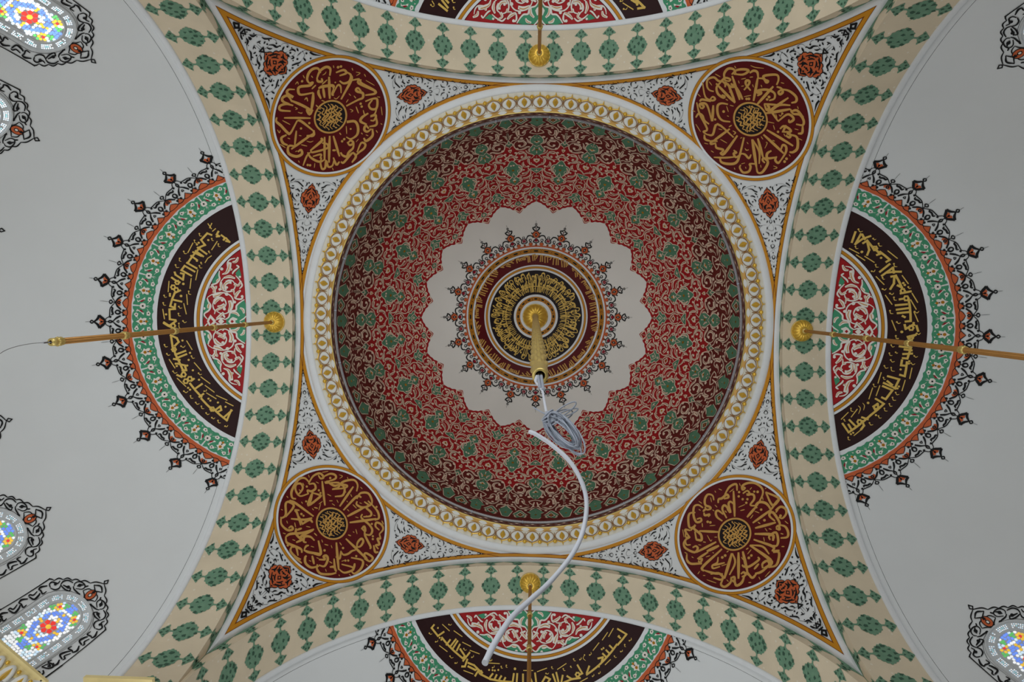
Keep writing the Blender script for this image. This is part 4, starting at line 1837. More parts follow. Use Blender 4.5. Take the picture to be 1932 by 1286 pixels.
def shape(t):
    out = ''
    for w in t.split():
        s = ''
        for i, c in enumerate(w):
            prev = i > 0 and len(AR[w[i - 1]]) == 4; nxt = i < len(w) - 1; f = AR[c]
            s += f[(3 if nxt else 1) if prev else (2 if nxt else 0)] if len(f) == 4 else f[1 if prev else 0]
        out = s[::-1] + ' ' + out
    return out.strip()
def text_mesh(t):
    cu = bpy.data.curves.new('letters', 'FONT'); cu.body = t; cu.resolution_u = 3; cu.offset = .012
    o = bpy.data.objects.new('letters', cu); COL.objects.link(o)
    me = o.evaluated_get(bpy.context.evaluated_depsgraph_get()).to_mesh()
    v = [tuple(a.co) for a in me.vertices]; f = [tuple(p.vertices) for p in me.polygons]
    bpy.data.objects.remove(o); bpy.data.curves.remove(cu)
    return v, f
mb = MB()
verse = shape('ان الله يمسك السموات والارض ان تزولا ولئن زالتا ان امسكهما من احد من بعده انه كان حليما غفورا')
try:
    v, f = text_mesh(verse)
    x0 = min(a[0] for a in v); x1 = max(a[0] for a in v); y0 = min(a[1] for a in v); y1 = max(a[1] for a in v)
    for rep, ua, ub, off in ((0, 16.6, 11.0, .016), (1, 13.6, 9.0, .017)):
        mb.add([D_.p(ua + (ub - ua) * (b - y0) / (y1 - y0), 180 - 358 * (a - x0) / (x1 - x0) + 171 * rep, off) for a, b, c in v], f, 'kufic_gold')
except Exception as e:
    print('text', e)
band(mb, D_, 11.0, 11.25, 0, 360, .0155, 'kufic_gold', 180, 1)
rnd = random.Random(4)
for i in range(96):
    a = i * 3.75 + rnd.uniform(-1, 1)
    straight(mb, D_, (9.0 + rnd.uniform(0, .5), a), (rnd.choice((11.2, 12.4, 14.2, 15.6)), a + rnd.uniform(-4, 4)), .017, .0165, 'kufic_gold')
for i in range(40):
    a = i * 9 + rnd.uniform(-2, 2); u = rnd.uniform(14.2, 15.6); s = rnd.choice((-1, 1))
    Q = smooth_pts([(u - 1.6, a - 5 * s), (u - .6, a - 3 * s), (u + .9, a - 1.5 * s), (u + .5, a + 2 * s), (u - .7, a + 1.2 * s), (u - .3, a - .6 * s)], 3)
    ribbon(mb, D_, Q, widths([10, 26, 12], len(Q)), .0168, 'kufic_gold')
mb.build('naskh_lettering', dome)['label'] = 'dense gold script on the black ring'

# ---- pendentives
R45 = 5 * math.sqrt(2)
mb = MB(); rows = []
def pend_z(x, y): return ZC + math.sqrt(max(0, RP * RP - x * x - y * y))
for i in range(81):
    t = i / 80; row = []
    for j in range(121):
        a = R_(90 * j / 120); c, s = math.cos(a), math.sin(a); rmax = 5 / max(c, s); r = 4.9 + (rmax - 4.9) * t
        row.append((-r * c, -r * s, pend_z(r * c, r * s)))
    rows.append(row)
mb.grid(rows, 'plaster_white'); pend_me = mb.mesh('ceiling_pendentive', True)
mb = MB()
def on_pend(x, y, o):
    z = pend_z(x, y) - ZC; k = 1 - o / RP
    return (x * k, y * k, ZC + z * k)
def border_strip(mb, d0, d1, off, nm):
    for swap in (0, 1):
        rows = []
        for d in (d0, d1):
            row = []
            for j in range(161):
                y = -(5 - d) * j / 160; x = -(5 - d)
                row.append(on_pend(y, x, off) if swap else on_pend(x, y, off))
            rows.append(row)
        mb.grid(rows, nm)
border_strip(mb, 0.0, .052, .009, 'ochre')
for d in (0.001, .052): border_strip(mb, d - .004 if d > .01 else d, d + .005, .0105, 'ochre_line')
def ring_arc(mb, r0, r1, off, nm):
    rows = []
    for r in (r0, r1):
        row = []
        for j in range(121):
            a = R_(90 * j / 120); x, y = r * math.cos(a), r * math.sin(a)
            x, y = min(x, 5), min(y, 5)
            row.append(on_pend(-x, -y, off))
        rows.append(row)
    mb.grid(rows, nm)
ring_arc(mb, 4.985, 5.04, .009, 'ochre'); ring_arc(mb, 5.037, 5.044, .0105, 'ochre_line')
def pend_ring(mb, r0, r1, off, nm, n=120, c=(0, 0)):
    rows = [[P_.p(c[0] + r * 1.02 * math.cos(2 * PI * j / n), c[1] + r * (.945 if math.sin(2 * PI * j / n) > 0 else 1.0) * math.sin(2 * PI * j / n), off) for j in range(n + 1)] for r in ([r0 + (r1 - r0) * i / max(1, int((r1 - r0) * 1.2)) for i in range(max(1, int((r1 - r0) * 1.2)) + 1)])]
    mb.grid(rows, nm)
pend_ring(mb, 9.2, 9.62, .0125, 'ochre'); pend_ring(mb, 9.60, 9.65, .0135, 'ochre_line'); pend_ring(mb, 9.18, 9.22, .0135, 'ochre_line')
pend_ring(mb, 8.8, 9.2, .012, 'moulding_white')
frame_me = mb.mesh('ochre_border')
mb = MB(); it = read(PEND); TAPER = .25
for sg in (1, -1): paint(mb, it, P_, lambda a, b, sg=sg: (a * sg, b), sub=4, gain=.95)
TAPER = .6
def loop_(P, w):
    for q, (a, c) in enumerate(zip(P, P[1:] + P[:1])): straight(mb, P_, a, c, w, .015 + .0002 * q, 'black')
loop_([(0, 20.35), (.34, 19.75), (0, 19.35), (-.34, 19.75)], .035)
straight(mb, P_, (-.28, 19.1), (.28, 19.1), .03, .015, 'black')
loop_([(0, 18.05), (.34, 18.65), (-.34, 18.65)], .026)
poly(mb, P_, [(0, 17.55), (.22, 17.15), (.12, 16.9), (-.12, 16.9), (-.22, 17.15)], .015, 'black')
loop_([(0, 14.3), (.36, 14.85), (-.36, 14.85)], .026)
def cartouche(c, ex, a_, b_):
    ey = (-ex[1], ex[0]); T = lambda x, y: (c[0] + ex[0] * x * a_ + ey[0] * y * b_, c[1] + ex[1] * x * a_ + ey[1] * y * b_)
    h = [(0, 1), (.13, .86), (.24, .80), (.33, .70), (.36, .58), (.52, .58), (.63, .50), (.66, .38), (.80, .34), (.90, .22), (.88, .08), (.95, 0)]
    P = h + [(x, -y) for x, y in h[-2::-1]]; P = P + [(-x, y) for x, y in P[-2:0:-1]]
    poly(mb, P_, [T(x * 1.04, y * 1.04) for x, y in P], .0105, 'black'); poly(mb, P_, [T(x * .97, y * .97) for x, y in P], .0150, 'orange')
    d = [(0, .30), (.17, .10), (0, -.08), (-.17, .10)]; poly(mb, P_, [T(*q) for q in d], .0225, 'black'); poly(mb, P_, [T(x * .45, .11 + (y - .11) * .45) for x, y in d], .0240, 'orange')
    for sx in (1, -1):
        for w, S0 in (((3, 9, 3), [(.02, .74), (.2, .60), (.42, .46), (.62, .18)]), ((3, 12, 3), [(.12, -.08), (.34, -.18), (.28, -.46)]), ((3, 9, 3), [(.80, .10), (.62, -.08), (.64, -.34)]),
                      ((3, 10, 4), [(.0, -.80), (.18, -.62), (.34, -.58)]), ((3, 8, 3), [(.06, .46), (.24, .34), (.36, .10)]), ((2, 6, 2), [(.5, -.1), (.44, -.3), (.52, -.46)])):
            Q = smooth_pts([T(x * sx, y) for x, y in S0], 4); ribbon(mb, P_, Q, [q * a_ * .20 for q in widths([v * 10 for v in w], len(Q))], .0225, 'black')
        for x, y, r in ((.40, .30, .05), (.56, .02, .05), (.14, -.32, .05), (.12, .60, .04)): disc(mb, P_, T(x * sx, y), r * a_ * .15, .0225, 'black', 8)
    for y, r in ((.86, .05), (-.30, .07), (-.56, .06), (-.90, .04)): disc(mb, P_, T(0, y), r * a_ * .15, .0225, 'black', 8)
cartouche((0, 11.9), (1, 0), 2.1, 2.3)
for sg in (1, -1): cartouche((-11.82 * sg, -6.48), (.52, -.86 * sg) if sg > 0 else (.52, .86), 1.72, 2.48)
orn_me = mb.mesh('painted_scrollwork')
PLAB = {'TL': ('ceiling_left_back', 'upper left pendentive with a maroon script roundel and black scrollwork'), 'TR': ('ceiling_right_back', 'upper right pendentive with a maroon script roundel and black scrollwork'),
        'BL': ('ceiling_left_front', 'lower left pendentive with a maroon script roundel and black scrollwork'), 'BR': ('ceiling_right_front', 'lower right pendentive with a maroon script roundel and black scrollwork')}
RND = {'TL': RND_TL, 'TR': RND_TR, 'BL': RND_BL, 'BR': RND_BR}
def core_script(mb, seed, rot):
    rn = random.Random(seed)
    c, s = math.cos(rot), math.sin(rot)
    T = lambda x, y: (c * x - s * y, s * x + c * y)
    for i in range(7):
        y = -1.65 + .55 * i; w = math.sqrt(max(.2, 2.05 ** 2 - y * y))
        Q = smooth_pts([T(-w + 2 * w * k / 7, y + (.28 if k % 2 else -.24) * rn.uniform(.5, 1.3)) for k in range(8)], 3)
        ribbon(mb, P_, Q, widths([14, 30, 14], len(Q)), .0195, 'tan_letter')
    for x in (-.9, -.2, .5, 1.1):
        Q = smooth_pts([T(x - .7, 1.5 - abs(x) * .4), T(x - .1, .4), T(x + .2, -.5), T(x + .55, -1.4 + abs(x) * .3)], 3)
        ribbon(mb, P_, Q, widths([16, 30, 18], len(Q)), .020, 'tan_letter')
    for i in range(26):
        a = rn.uniform(0, 2 * PI); r = 2.1 * math.sqrt(rn.random())
        disc(mb, P_, (r * math.cos(a), r * math.sin(a)), .016, .0205, 'tan_letter', 6)
for k, rz in CORNER.items():
    nm, lab = PLAB[k]
    o = link(nm, pend_me); o.rotation_euler = (0, 0, rz); tag(o, lab, 'pendentive', 'pendentives under the dome', 'structure')
    link('ochre_border', frame_me, o); link('painted_scrollwork', orn_me, o)
    mb = MB(); pend_ring(mb, 0.02, 8.85, .0145, 'roundel_maroon', 90)
    ro = mb.build('script_roundel', o); ro['label'] = 'maroon disc with radiating gold script'
    mb = MB(); paint(mb, read(RND[k]), P_, ident, gain=1.0, base=.004)
    pend_ring(mb, 2.38, 2.66, .0195, 'tan_letter', 60)
    mb.build('gold_script', ro)
    mb = MB(); pend_ring(mb, 0.02, 2.4, .0175, 'black_ring', 60); core_script(mb, hash(k) % 7 + 3, {'TL': .9, 'TR': -.3, 'BR': 1.0, 'BL': -.4}[k])
    mb.build('script_core', ro)

# ---- arches
def arch_rows(sec, n=96, clip=False):
    rows = []
    for (x, r) in sec:
        am = math.asin(min(1, abs(x) / r)) if clip else PI / 2
        row = []
        if not clip: row += [(x, -r, ZC - 2.2)]
        for j in range(n + 1):
            a = -am + 2 * am * j / n; row.append((x, r * math.sin(a), ZC + r * math.cos(a)))
        if not clip: row += [(x, r, ZC - 2.2)]
        rows.append(row)
    return rows
mo = MB(); mo.grid(arch_rows([(-4.985, 5.30), (-5.0, 5.285), (-5.02, 5.268), (-5.045, 5.262), (-5.07, 5.264), (-5.09, 5.27), (-5.104, 5.272)], 120, True), 'moulding_white')
mo_me = mo.mesh('edge_moulding', True)
so = MB()
so.grid(arch_rows([(-5.10, 5.09), (-5.4, 5.09), (-5.7, 5.09), (-5.985, 5.09)]), 'beige')
rows = [[], []]
for j in range(121):
    a = -PI / 2 + PI * j / 120; s = abs(math.sin(a)); ro_ = min(5.30, 5.101 / s if s > .01 else 9)
    for i, r in enumerate((5.09, max(5.09, ro_))): rows[i].append((-5.10, r * math.sin(a), ZC + r * math.cos(a)))
so.grid(rows, 'beige')
so_me = so.mesh('arch')
bo = MB(); bo.grid(arch_rows([(-5.97, 5.09), (-5.975, 5.072), (-6.0, 5.062), (-6.05, 5.062), (-6.075, 5.072), (-6.085, 5.10), (-6.09, 5.22)]), 'moulding_white')
bo_me = bo.mesh('border_moulding', True)
F_ = Soffit(); FA = Face()
def lobed(P, off, S, mb, nm, cx):
    poly(mb, S, [(cx + a, b) for a, b in P], off, nm)
def big_motif(mb, rn):
    q = [(.232, 0), (.205, .012), (.182, .035), (.172, .065), (.178, .088), (.160, .105), (.138, .108), (.128, .135), (.108, .15), (.082, .148), (.072, .172), (.05, .182), (.03, .178), (.018, .198), (0, .205)]
    q = q + [(-a, b) for a, b in q[-2::-1]]; P = q + [(a, -b) for a, b in q[-2:0:-1]]
    poly(mb, F_, [(-5.537 + a, b) for a, b in P], .006, 'green_motif')
    for x in (-5.198, -5.876):
        q = [(-.115, 0), (-.085, .018), (-.066, .05), (-.045, .078), (-.046, .108), (-.03, .135), (-.012, .112), (.012, .095), (.03, .07), (.06, .05), (.082, .022), (.115, 0)]
        P2 = q + [(a, -b) for a, b in q[-2:0:-1]]
        f = 1 if x > -5.5 else -1
        poly(mb, F_, [(x + a * f, b) for a, b in P2], .006, 'green_motif')
        for i in range(5):
            a, b = ((-.05, 0), (.03, .03), (.03, -.035), (-.02, .08), (-.02, -.08))[i]
            a += rn.uniform(-.01, .01); b += rn.uniform(-.012, .012); t = rn.uniform(0, 6); r = rn.uniform(.017, .027)
            poly(mb, F_, [(x + a * f + r * 1.2 * math.cos(t + k), b + r * math.sin(t + k)) for k in (0, 1.3, 2.7, 4.3)], .009, 'green_dark')
    for x in (-5.772, -5.308): straight(mb, F_, (x - .012, 0), (x + .012, 0), .03, .0055, 'green_motif')
    done = []
    for i in range(300):
        a, b = rn.uniform(-.19, .19), rn.uniform(-.17, .17)
        if abs(a) / .215 + abs(b) / .215 > 1.08 or any(math.hypot(a - c, b - d) < .085 for c, d in done): continue
        done.append((a, b)); t = rn.uniform(0, 6); r = rn.uniform(.024, .04); e = rn.choice(((0, 2.1, 4.2), (0, 1.2, 2.6, 4.4), (0, .9, 2.2, 3.4, 4.9)))
        poly(mb, F_, [(-5.537 + a + r * 1.3 * math.cos(t + k), b + r * math.sin(t + k) * .9) for k in e], .009, 'green_dark')
        ribbon(mb, F_, [(-5.537 + a + r * math.cos(t), b + r * math.sin(t)), (-5.537 + a + 2 * r * math.cos(t + .5), b + 2 * r * math.sin(t + .5))], [.005, .003], .0095, 'green_band')
    fp = [(5.092, 0), (5.10, .05), (5.125, .13), (5.135, .05), (5.17, .10), (5.195, .06), (5.225, .14), (5.262, .30), (5.268, .18), (5.268, 0)]
    P3 = fp + [(a, -b) for a, b in fp[-2:0:-1]]
    poly(mb, FA, P3, .005, 'green_motif')
    for i in range(7):
        a, b = rn.uniform(5.11, 5.24), rn.uniform(-.09, .09)
        poly(mb, FA, [(a + .016 * math.cos(t), b + .03 * math.sin(t)) for t in (0, 1.5, 3, 4.6)], .008, 'green_dark')
motifs = []
for sd in range(4):
    mb = MB(); big_motif(mb, random.Random(sd + 11)); motifs.append(mb.mesh('painted_motif'))
impost = MB()
def box(mb, lo, hi, nm, bev=0):
    x0, y0, z0 = lo; x1, y1, z1 = hi
    v = [(x0, y0, z0), (x1, y0, z0), (x1, y1, z0), (x0, y1, z0), (x0, y0, z1), (x1, y0, z1), (x1, y1, z1), (x0, y1, z1)]
    mb.add(v, [(0, 3, 2, 1), (4, 5, 6, 7), (0, 1, 5, 4), (1, 2, 6, 5), (2, 3, 7, 6), (3, 0, 4, 7)], nm)
for sg in (1, -1):
    for (e, z0, z1) in ((.0, 8.30, 8.36), (.10, 8.36, 8.42), (.22, 8.42, 8.50)):
        y0, y1 = sorted((sg * (4.67 + e), sg * 5.2)); box(impost, (-6.08 + e * .3, y0, z0), (-5.12, y1, z1), 'cream_yellow_glow')
imp_me = impost.mesh('impost_moulding')
ALAB = {'L': ('trim_1', 'great arch on the left, beige soffit with green painted medallions, brighter lit'), 'T': ('trim_2', 'great arch at the top of the view, beige soffit with green painted medallions'),
        'R': ('trim_3', 'great arch on the right, beige soffit with green painted medallions, in shade'), 'B': ('trim_4', 'great arch at the bottom of the view, crossed by the white tube')}
for k, rz in QUARTER.items():
    o = link(ALAB[k][0], so_me); o.rotation_euler = (0, 0, rz); tag(o, ALAB[k][1], 'arch', 'great arches under the dome', 'structure')
    link('edge_moulding', mo_me, o); link('border_moulding', bo_me, o); link('impost_moulding', imp_me, o)
    for i in range(-14, 14):
        m_ = link('painted_motif', motifs[(i * 7 + len(k)) % 4], o); m_.location = (0, 0, ZC); m_.rotation_euler = (-R_(6.3 * (i + .5)), 0, 0)

# ---- half domes
mb = MB()
mb.grid([[S_.p(u, v, 0) for v in range(-90, 91, 2)] for u in [0.2] + [2 * i for i in range(1, 46)] + [90]] + [[(-SX - SR * math.cos(R_(v)), -SR * math.sin(R_(v)), ZC - 2.2) for v in range(-90, 91, 2)]], 'plaster_white')
semi_me = mb.mesh('half_dome', True)
mb = MB()
for u0, u1, nm in ((34.15, 34.55, 'moulding_white'), (29.4, 34.2, 'moulding_white'), (21.95, 29.4, 'band_dark'), (21.4, 21.95, 'moulding_white'), (20.75, 21.4, 'ochre'), (20.1, 20.75, 'moulding_white')):
    band(mb, S_, u0, u1, -84, 84, .006 if u1 < 34.3 else .0055, nm)
for a in (21.4, 20.75, 20.12, 34.5): band(mb, S_, a - .04, a + .04, -84, 84, .0225 if a < 21 else .0085, 'ochre_line' if a != 20.12 else 'black', None, 1)
band(mb, S_, 20.1, 20.75, -84, 84, .022, 'moulding_white')
rings_me = mb.mesh('medallion_rings')
mb = MB(); band(mb, S_, .3, 20.1, -84, 84, .004, 'red')
it = read(ARAB)
for sg in (1, -1):
    paint(mb, it, S_, lambda a, b, sg=sg: (a, max(0, b) * sg), key={'g': 'green_band', 'r': 'red'}, accent=('w', 36, 'ochre'), sub=5, gain=1.15)
arab_me = mb.mesh('painted_arabesque')
mb = MB(); it = read(FLOR)
for i in range(-6, 7):
    for sg in (1, -1): paint(mb, it, S_, lambda a, b, sg=sg: (a, snap(b + .13, .25, 6.2, 6.43) * sg + 12.857 * i), key={'g': 'green_band'}, sub=2)
flor_me = mb.mesh('painted_flower_band')
mb = MB(); it = read(CREST)
for i in range(-6, 7):
    for sg in (1, -1): paint(mb, it, S_, lambda a, b, sg=sg: (a, snap(b, .12, 6.55, 6.923) * sg + 13.846 * i), sub=3, gain=1.2)
crest_me = mb.mesh('painted_cresting')
mb = MB()       # fine line painted along the half dome's edge
for s_ in (-1, 1):
    pass
lin = []
for j in range(-88, 89):
    a = R_(j); x = -6.20; y = math.sqrt(SR ** 2 - (x + SX) ** 2)
    lin.append((x, y * math.sin(a), ZC + y * math.cos(a)))
tube(mb, lin, .0035, 'black', 4, False)
line_me = mb.mesh('edge_line')
SLAB = {'L': ('wall_left', 'white half dome on the left, with half medallion and stained glass windows'), 'T': ('wall_back', 'half dome at the top edge of the view'),
        'R': ('wall_right', 'grey shaded half dome on the right, with half medallion of gold lettering'), 'B': ('wall_front', 'half dome at the bottom edge of the view, behind the white tube')}
KUF = {'L': KUF_L, 'T': KUF_T, 'R': KUF_R, 'B': KUF_B}
SEMI = {}
for k, rz in QUARTER.items():
    o = link(SLAB[k][0], semi_me); o.rotation_euler = (0, 0, rz); tag(o, SLAB[k][1], 'half dome', 'half domes around the dome', 'structure'); SEMI[k] = o
    link('medallion_rings', rings_me, o); link('painted_arabesque', arab_me, o); link('painted_flower_band', flor_me, o)
    link('painted_cresting', crest_me, o); link('edge_line', line_me, o)
    mb = MB(); paint(mb, read(KUF[k]), S_, ident, gain=.82)
    mb.build('kufic_lettering', o)['label'] = 'gold square lettering on the dark band'

# ---- ring cornice under the dome
def ringmesh(mb, prof, nm, n=180, c=CC):
    mb.grid([[(c[0] + r * math.sin(2 * PI * j / n), c[1] - r * math.cos(2 * PI * j / n), z) for j in range(n + 1)] for r, z in prof], nm)
mb = MB()
ringmesh(mb, [(4.99, 13.70), (4.955, 13.655), (4.93, 13.638), (4.88, 13.63), (4.83, 13.635), (4.81, 13.645), (4.80, 13.665)], 'moulding_white')
ringmesh(mb, [(4.80, 13.665), (4.72, 13.668), (4.60, 13.69), (4.49, 13.715)], 'cove_cream')
ringmesh(mb, [(4.50, 13.713), (4.43, 13.738), (4.42, 13.745)], 'gilt_flat')
ringmesh(mb, [(4.425, 13.740), (4.41, 13.733), (4.402, 13.74), (4.405, 13.76)], 'gold_pale')
corn = mb.build('trim_5', None, True)
tag(corn, 'round cornice under the dome with gilded leaves, beads and white cups', 'cornice', kind='structure')
NC = 90
def cz(r): return 13.655 + (4.775 - r) * .2
def cell_leaf():
    mb = MB(); b = [(0, 4.68), (.030, 4.635), (.042, 4.60), (.028, 4.555), (0, 4.505), (-.028, 4.555), (-.042, 4.60), (-.030, 4.635)]
    v = [(x * 1.4, -r, cz(r) - .034) for x, r in b] + [(0, -4.60, cz(4.60) - .095)]
    mb.add(v, [(i, (i + 1) % 8, 8) for i in range(8)], 'gold'); return mb.mesh('leaf')
def cell_cup():
    mb = MB(); n = 16; rows = []
    for (k, dz) in ((1.0, -.004), (.9, -.03), (.55, -.022), (.05, -.010)):
        rows.append([(.142 * k * math.cos(t) * (1 - .25 * abs(math.sin(t)) ** 3), -(4.592 + .105 * k * math.sin(t)), cz(4.592 + .105 * k * math.sin(t)) + dz) for t in [2 * PI * i / n for i in range(n)]])
    mb.grid(rows, 'eye_white', True)
    rim = [(.146 * math.cos(t) * (1 - .25 * abs(math.sin(t)) ** 3), -(4.592 + .108 * math.sin(t)), cz(4.592 + .108 * math.sin(t)) - .012) for t in [2 * PI * i / n for i in range(n + 1)]]
    tube(mb, rim, .006, 'gold_brown', 4, False); return mb.mesh('cup', True)
def cell_bead():
    mb = MB(); a = PI / NC; r0 = 4.685; c = Vector((r0 * math.sin(a), -r0 * math.cos(a), cz(r0) - .04)); rows = []
    for i in range(7):
        t = PI * i / 6
        rows.append([c + Vector((math.sin(t) * math.cos(p), math.sin(t) * math.sin(p), math.cos(t))) * .047 for p in [2 * PI * k / 10 for k in range(10)]])
    mb.grid(rows, 'gold', True); return mb.mesh('bead', True)
def cell_spray():
    mb = MB(); a = PI / NC
    pt = lambda r, an, d=-.014: (r * math.sin(an), -r * math.cos(an), cz(r) + d)
    tube(mb, [pt(4.79, 0), pt(4.755, 0), pt(4.725, 0, -.02)], [.004, .013, .015], 'gold', 5)
    for s in (-1, 1): tube(mb, smooth_pts([pt(4.73, 0), pt(4.712, s * a * .35), pt(4.685, s * a * .85)], 3), .010, 'gold', 5)
    tube(mb, [pt(4.68, a), pt(4.52, a, -.008)], .007, 'gold_brown', 4)
    lens = [(.10, 0), (.05, .028), (0, .034), (-.05, .028), (-.10, 0), (-.05, -.028), (0, -.034), (.05, -.028)]
    mb.add([(math.sin(a) * (4.452 + q) + math.cos(a) * p, -math.cos(a) * (4.452 + q) + math.sin(a) * p, 13.713 + (4.50 - 4.452 - q) * .37 - .008) for p, q in lens], [tuple(range(8))], 'eye_white')
    return mb.mesh('spray')
cells = [('leaf', cell_leaf()), ('cup', cell_cup()), ('bead', cell_bead()), ('spray', cell_spray())]
for i in range(NC):
    for nm, me in cells:
        o = link(nm, me, corn); o.location = (CC[0], CC[1], 0); o.rotation_euler = (0, 0, 2 * PI * i / NC)

# ---- straight cornice under the corner windows of the left half dome
def foot_cornice(sg):
    P0 = Vector((-7.15, 4.622, 0)); d = Vector((.761, .649, 0)); n = Vector((-.649, .761, 0))
    def q(s, o, z): v = P0 + d * s + n * o; return (v.x, v.y * sg, z)
    mb = MB()
    def strip(prof, nm): mb.grid([[q(s, o, z) for s in [-1.5 + 3.0 * i / 12 for i in range(13)]] for o, z in prof], nm)
    strip([(.9, 8.63), (.02, 8.61), (0, 8.60), (0, 8.56), (.02, 8.55), (.05, 8.54)], 'cream_yellow_glow')
    strip([(.05, 8.54), (.10, 8.48), (.28, 8.24), (.36, 7.95)], 'cream_yellow_glow')
    strip([(.36, 7.95), (.5, 7.9)], 'gold_pale')
    o = mb.build('trim_6' if sg > 0 else 'trim_7')
    tag(o, 'straight cream cornice with white cups in the bottom left corner' if sg > 0 else 'straight cream cornice below the brightest window, just beyond the corner', 'cornice', kind='structure')
    pt = lambda t, s, dd: q(s, .02 + .27 * t - dd * .8, 8.545 - .36 * t - dd * .6)
    for i in range(-7, 8):
        s0 = i * .205
        mb = MB(); m_ = 16; rows = []
        for k, dd in ((1, .005), (.9, .045), (.5, .03), (.05, .012)):
            rows.append([pt(.5 + .38 * k * math.sin(t), s0 + .088 * k * math.cos(t), dd) for t in [2 * PI * w / m_ for w in range(m_)]])
        mb.grid(rows, 'eye_white', True); mb.build('cup', o, True)
        mb = MB(); b_ = [(.16, 0), (.36, .024), (.5, .032), (.7, .02), (.86, 0), (.7, -.02), (.5, -.032), (.36, -.024)]
        mb.add([pt(t, s0 + a, .03) for t, a in b_] + [pt(.5, s0, .09)], [(w, (w + 1) % 8, 8) for w in range(8)], 'gold'); mb.build('leaf', o)
        mb = MB(); c = Vector(pt(.2, s0 + .1025, .035)); rows = []
        for w in range(7):
            t = PI * w / 6
            rows.append([c + Vector((math.sin(t) * math.cos(p), math.sin(t) * math.sin(p), math.cos(t))) * .03 for p in [2 * PI * k / 8 for k in range(8)]])
        mb.grid(rows, 'gold', True); mb.build('bead', o, True)
foot_cornice(1); foot_cornice(-1)

# ---- stained glass windows in the half domes
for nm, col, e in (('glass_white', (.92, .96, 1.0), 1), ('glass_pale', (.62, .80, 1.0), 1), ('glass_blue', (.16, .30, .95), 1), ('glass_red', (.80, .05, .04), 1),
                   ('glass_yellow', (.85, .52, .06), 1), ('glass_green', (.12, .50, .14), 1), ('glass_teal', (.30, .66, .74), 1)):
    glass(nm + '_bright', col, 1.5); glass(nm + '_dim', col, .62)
def arch_out(w, top, bot, n=14):
    """pointed-arch outline, closed, millimetres"""
    P = [(-w, bot)]
    for i in range(n + 1):
        t = PI - PI * i / n; P.append((w * math.cos(t), top + (w * .98) * (1 - math.sin(t)) ))
    P.append((w, bot)); return P
def glass_colour(u, v, rn):
    x, y = u / 760, (v - 1080) / 800
    r = math.hypot(x, y)
    if r < .045: return 'glass_yellow'
    if r < .155: return 'glass_red'
    for sx in (-1, 1):
        for sy in (-1, 1):
            if math.hypot(x - sx * .22, y - sy * .40) < .075: return 'glass_yellow' if math.hypot(x - sx * .22, y - sy * .40) > .03 else 'glass_red'
            if math.hypot(x - sx * .30, y - sy * .33) < .06 or math.hypot(x - sx * .12, y - sy * .50) < .05: return 'glass_green'
    if (abs(x) < .028 and abs(y) < .36) or (abs(y) < .028 and abs(x) < .3): return 'glass_yellow'
    e = abs(math.hypot(x / .24, y / .34) - 1)
    if e < .17: return 'glass_blue'
    if math.hypot(x, (abs(y) - .52)) < .10: return 'glass_blue'
    return rn.choice(('glass_white', 'glass_white', 'glass_pale'))
WLINE = read(WIN, 1.0)
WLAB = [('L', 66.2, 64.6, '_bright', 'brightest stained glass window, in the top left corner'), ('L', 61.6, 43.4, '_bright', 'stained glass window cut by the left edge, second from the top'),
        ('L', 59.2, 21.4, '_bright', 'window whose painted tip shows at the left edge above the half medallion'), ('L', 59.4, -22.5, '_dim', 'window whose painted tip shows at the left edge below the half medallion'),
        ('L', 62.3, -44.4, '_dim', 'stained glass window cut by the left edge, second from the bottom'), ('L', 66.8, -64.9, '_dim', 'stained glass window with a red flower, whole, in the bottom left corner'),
        ('R', 66.5, 65.2, '_dim', 'blurred blue stained glass window in the bottom right corner'), ('R', 65.3, -65.0, '_dim', 'window with black scroll border in the top right corner')]
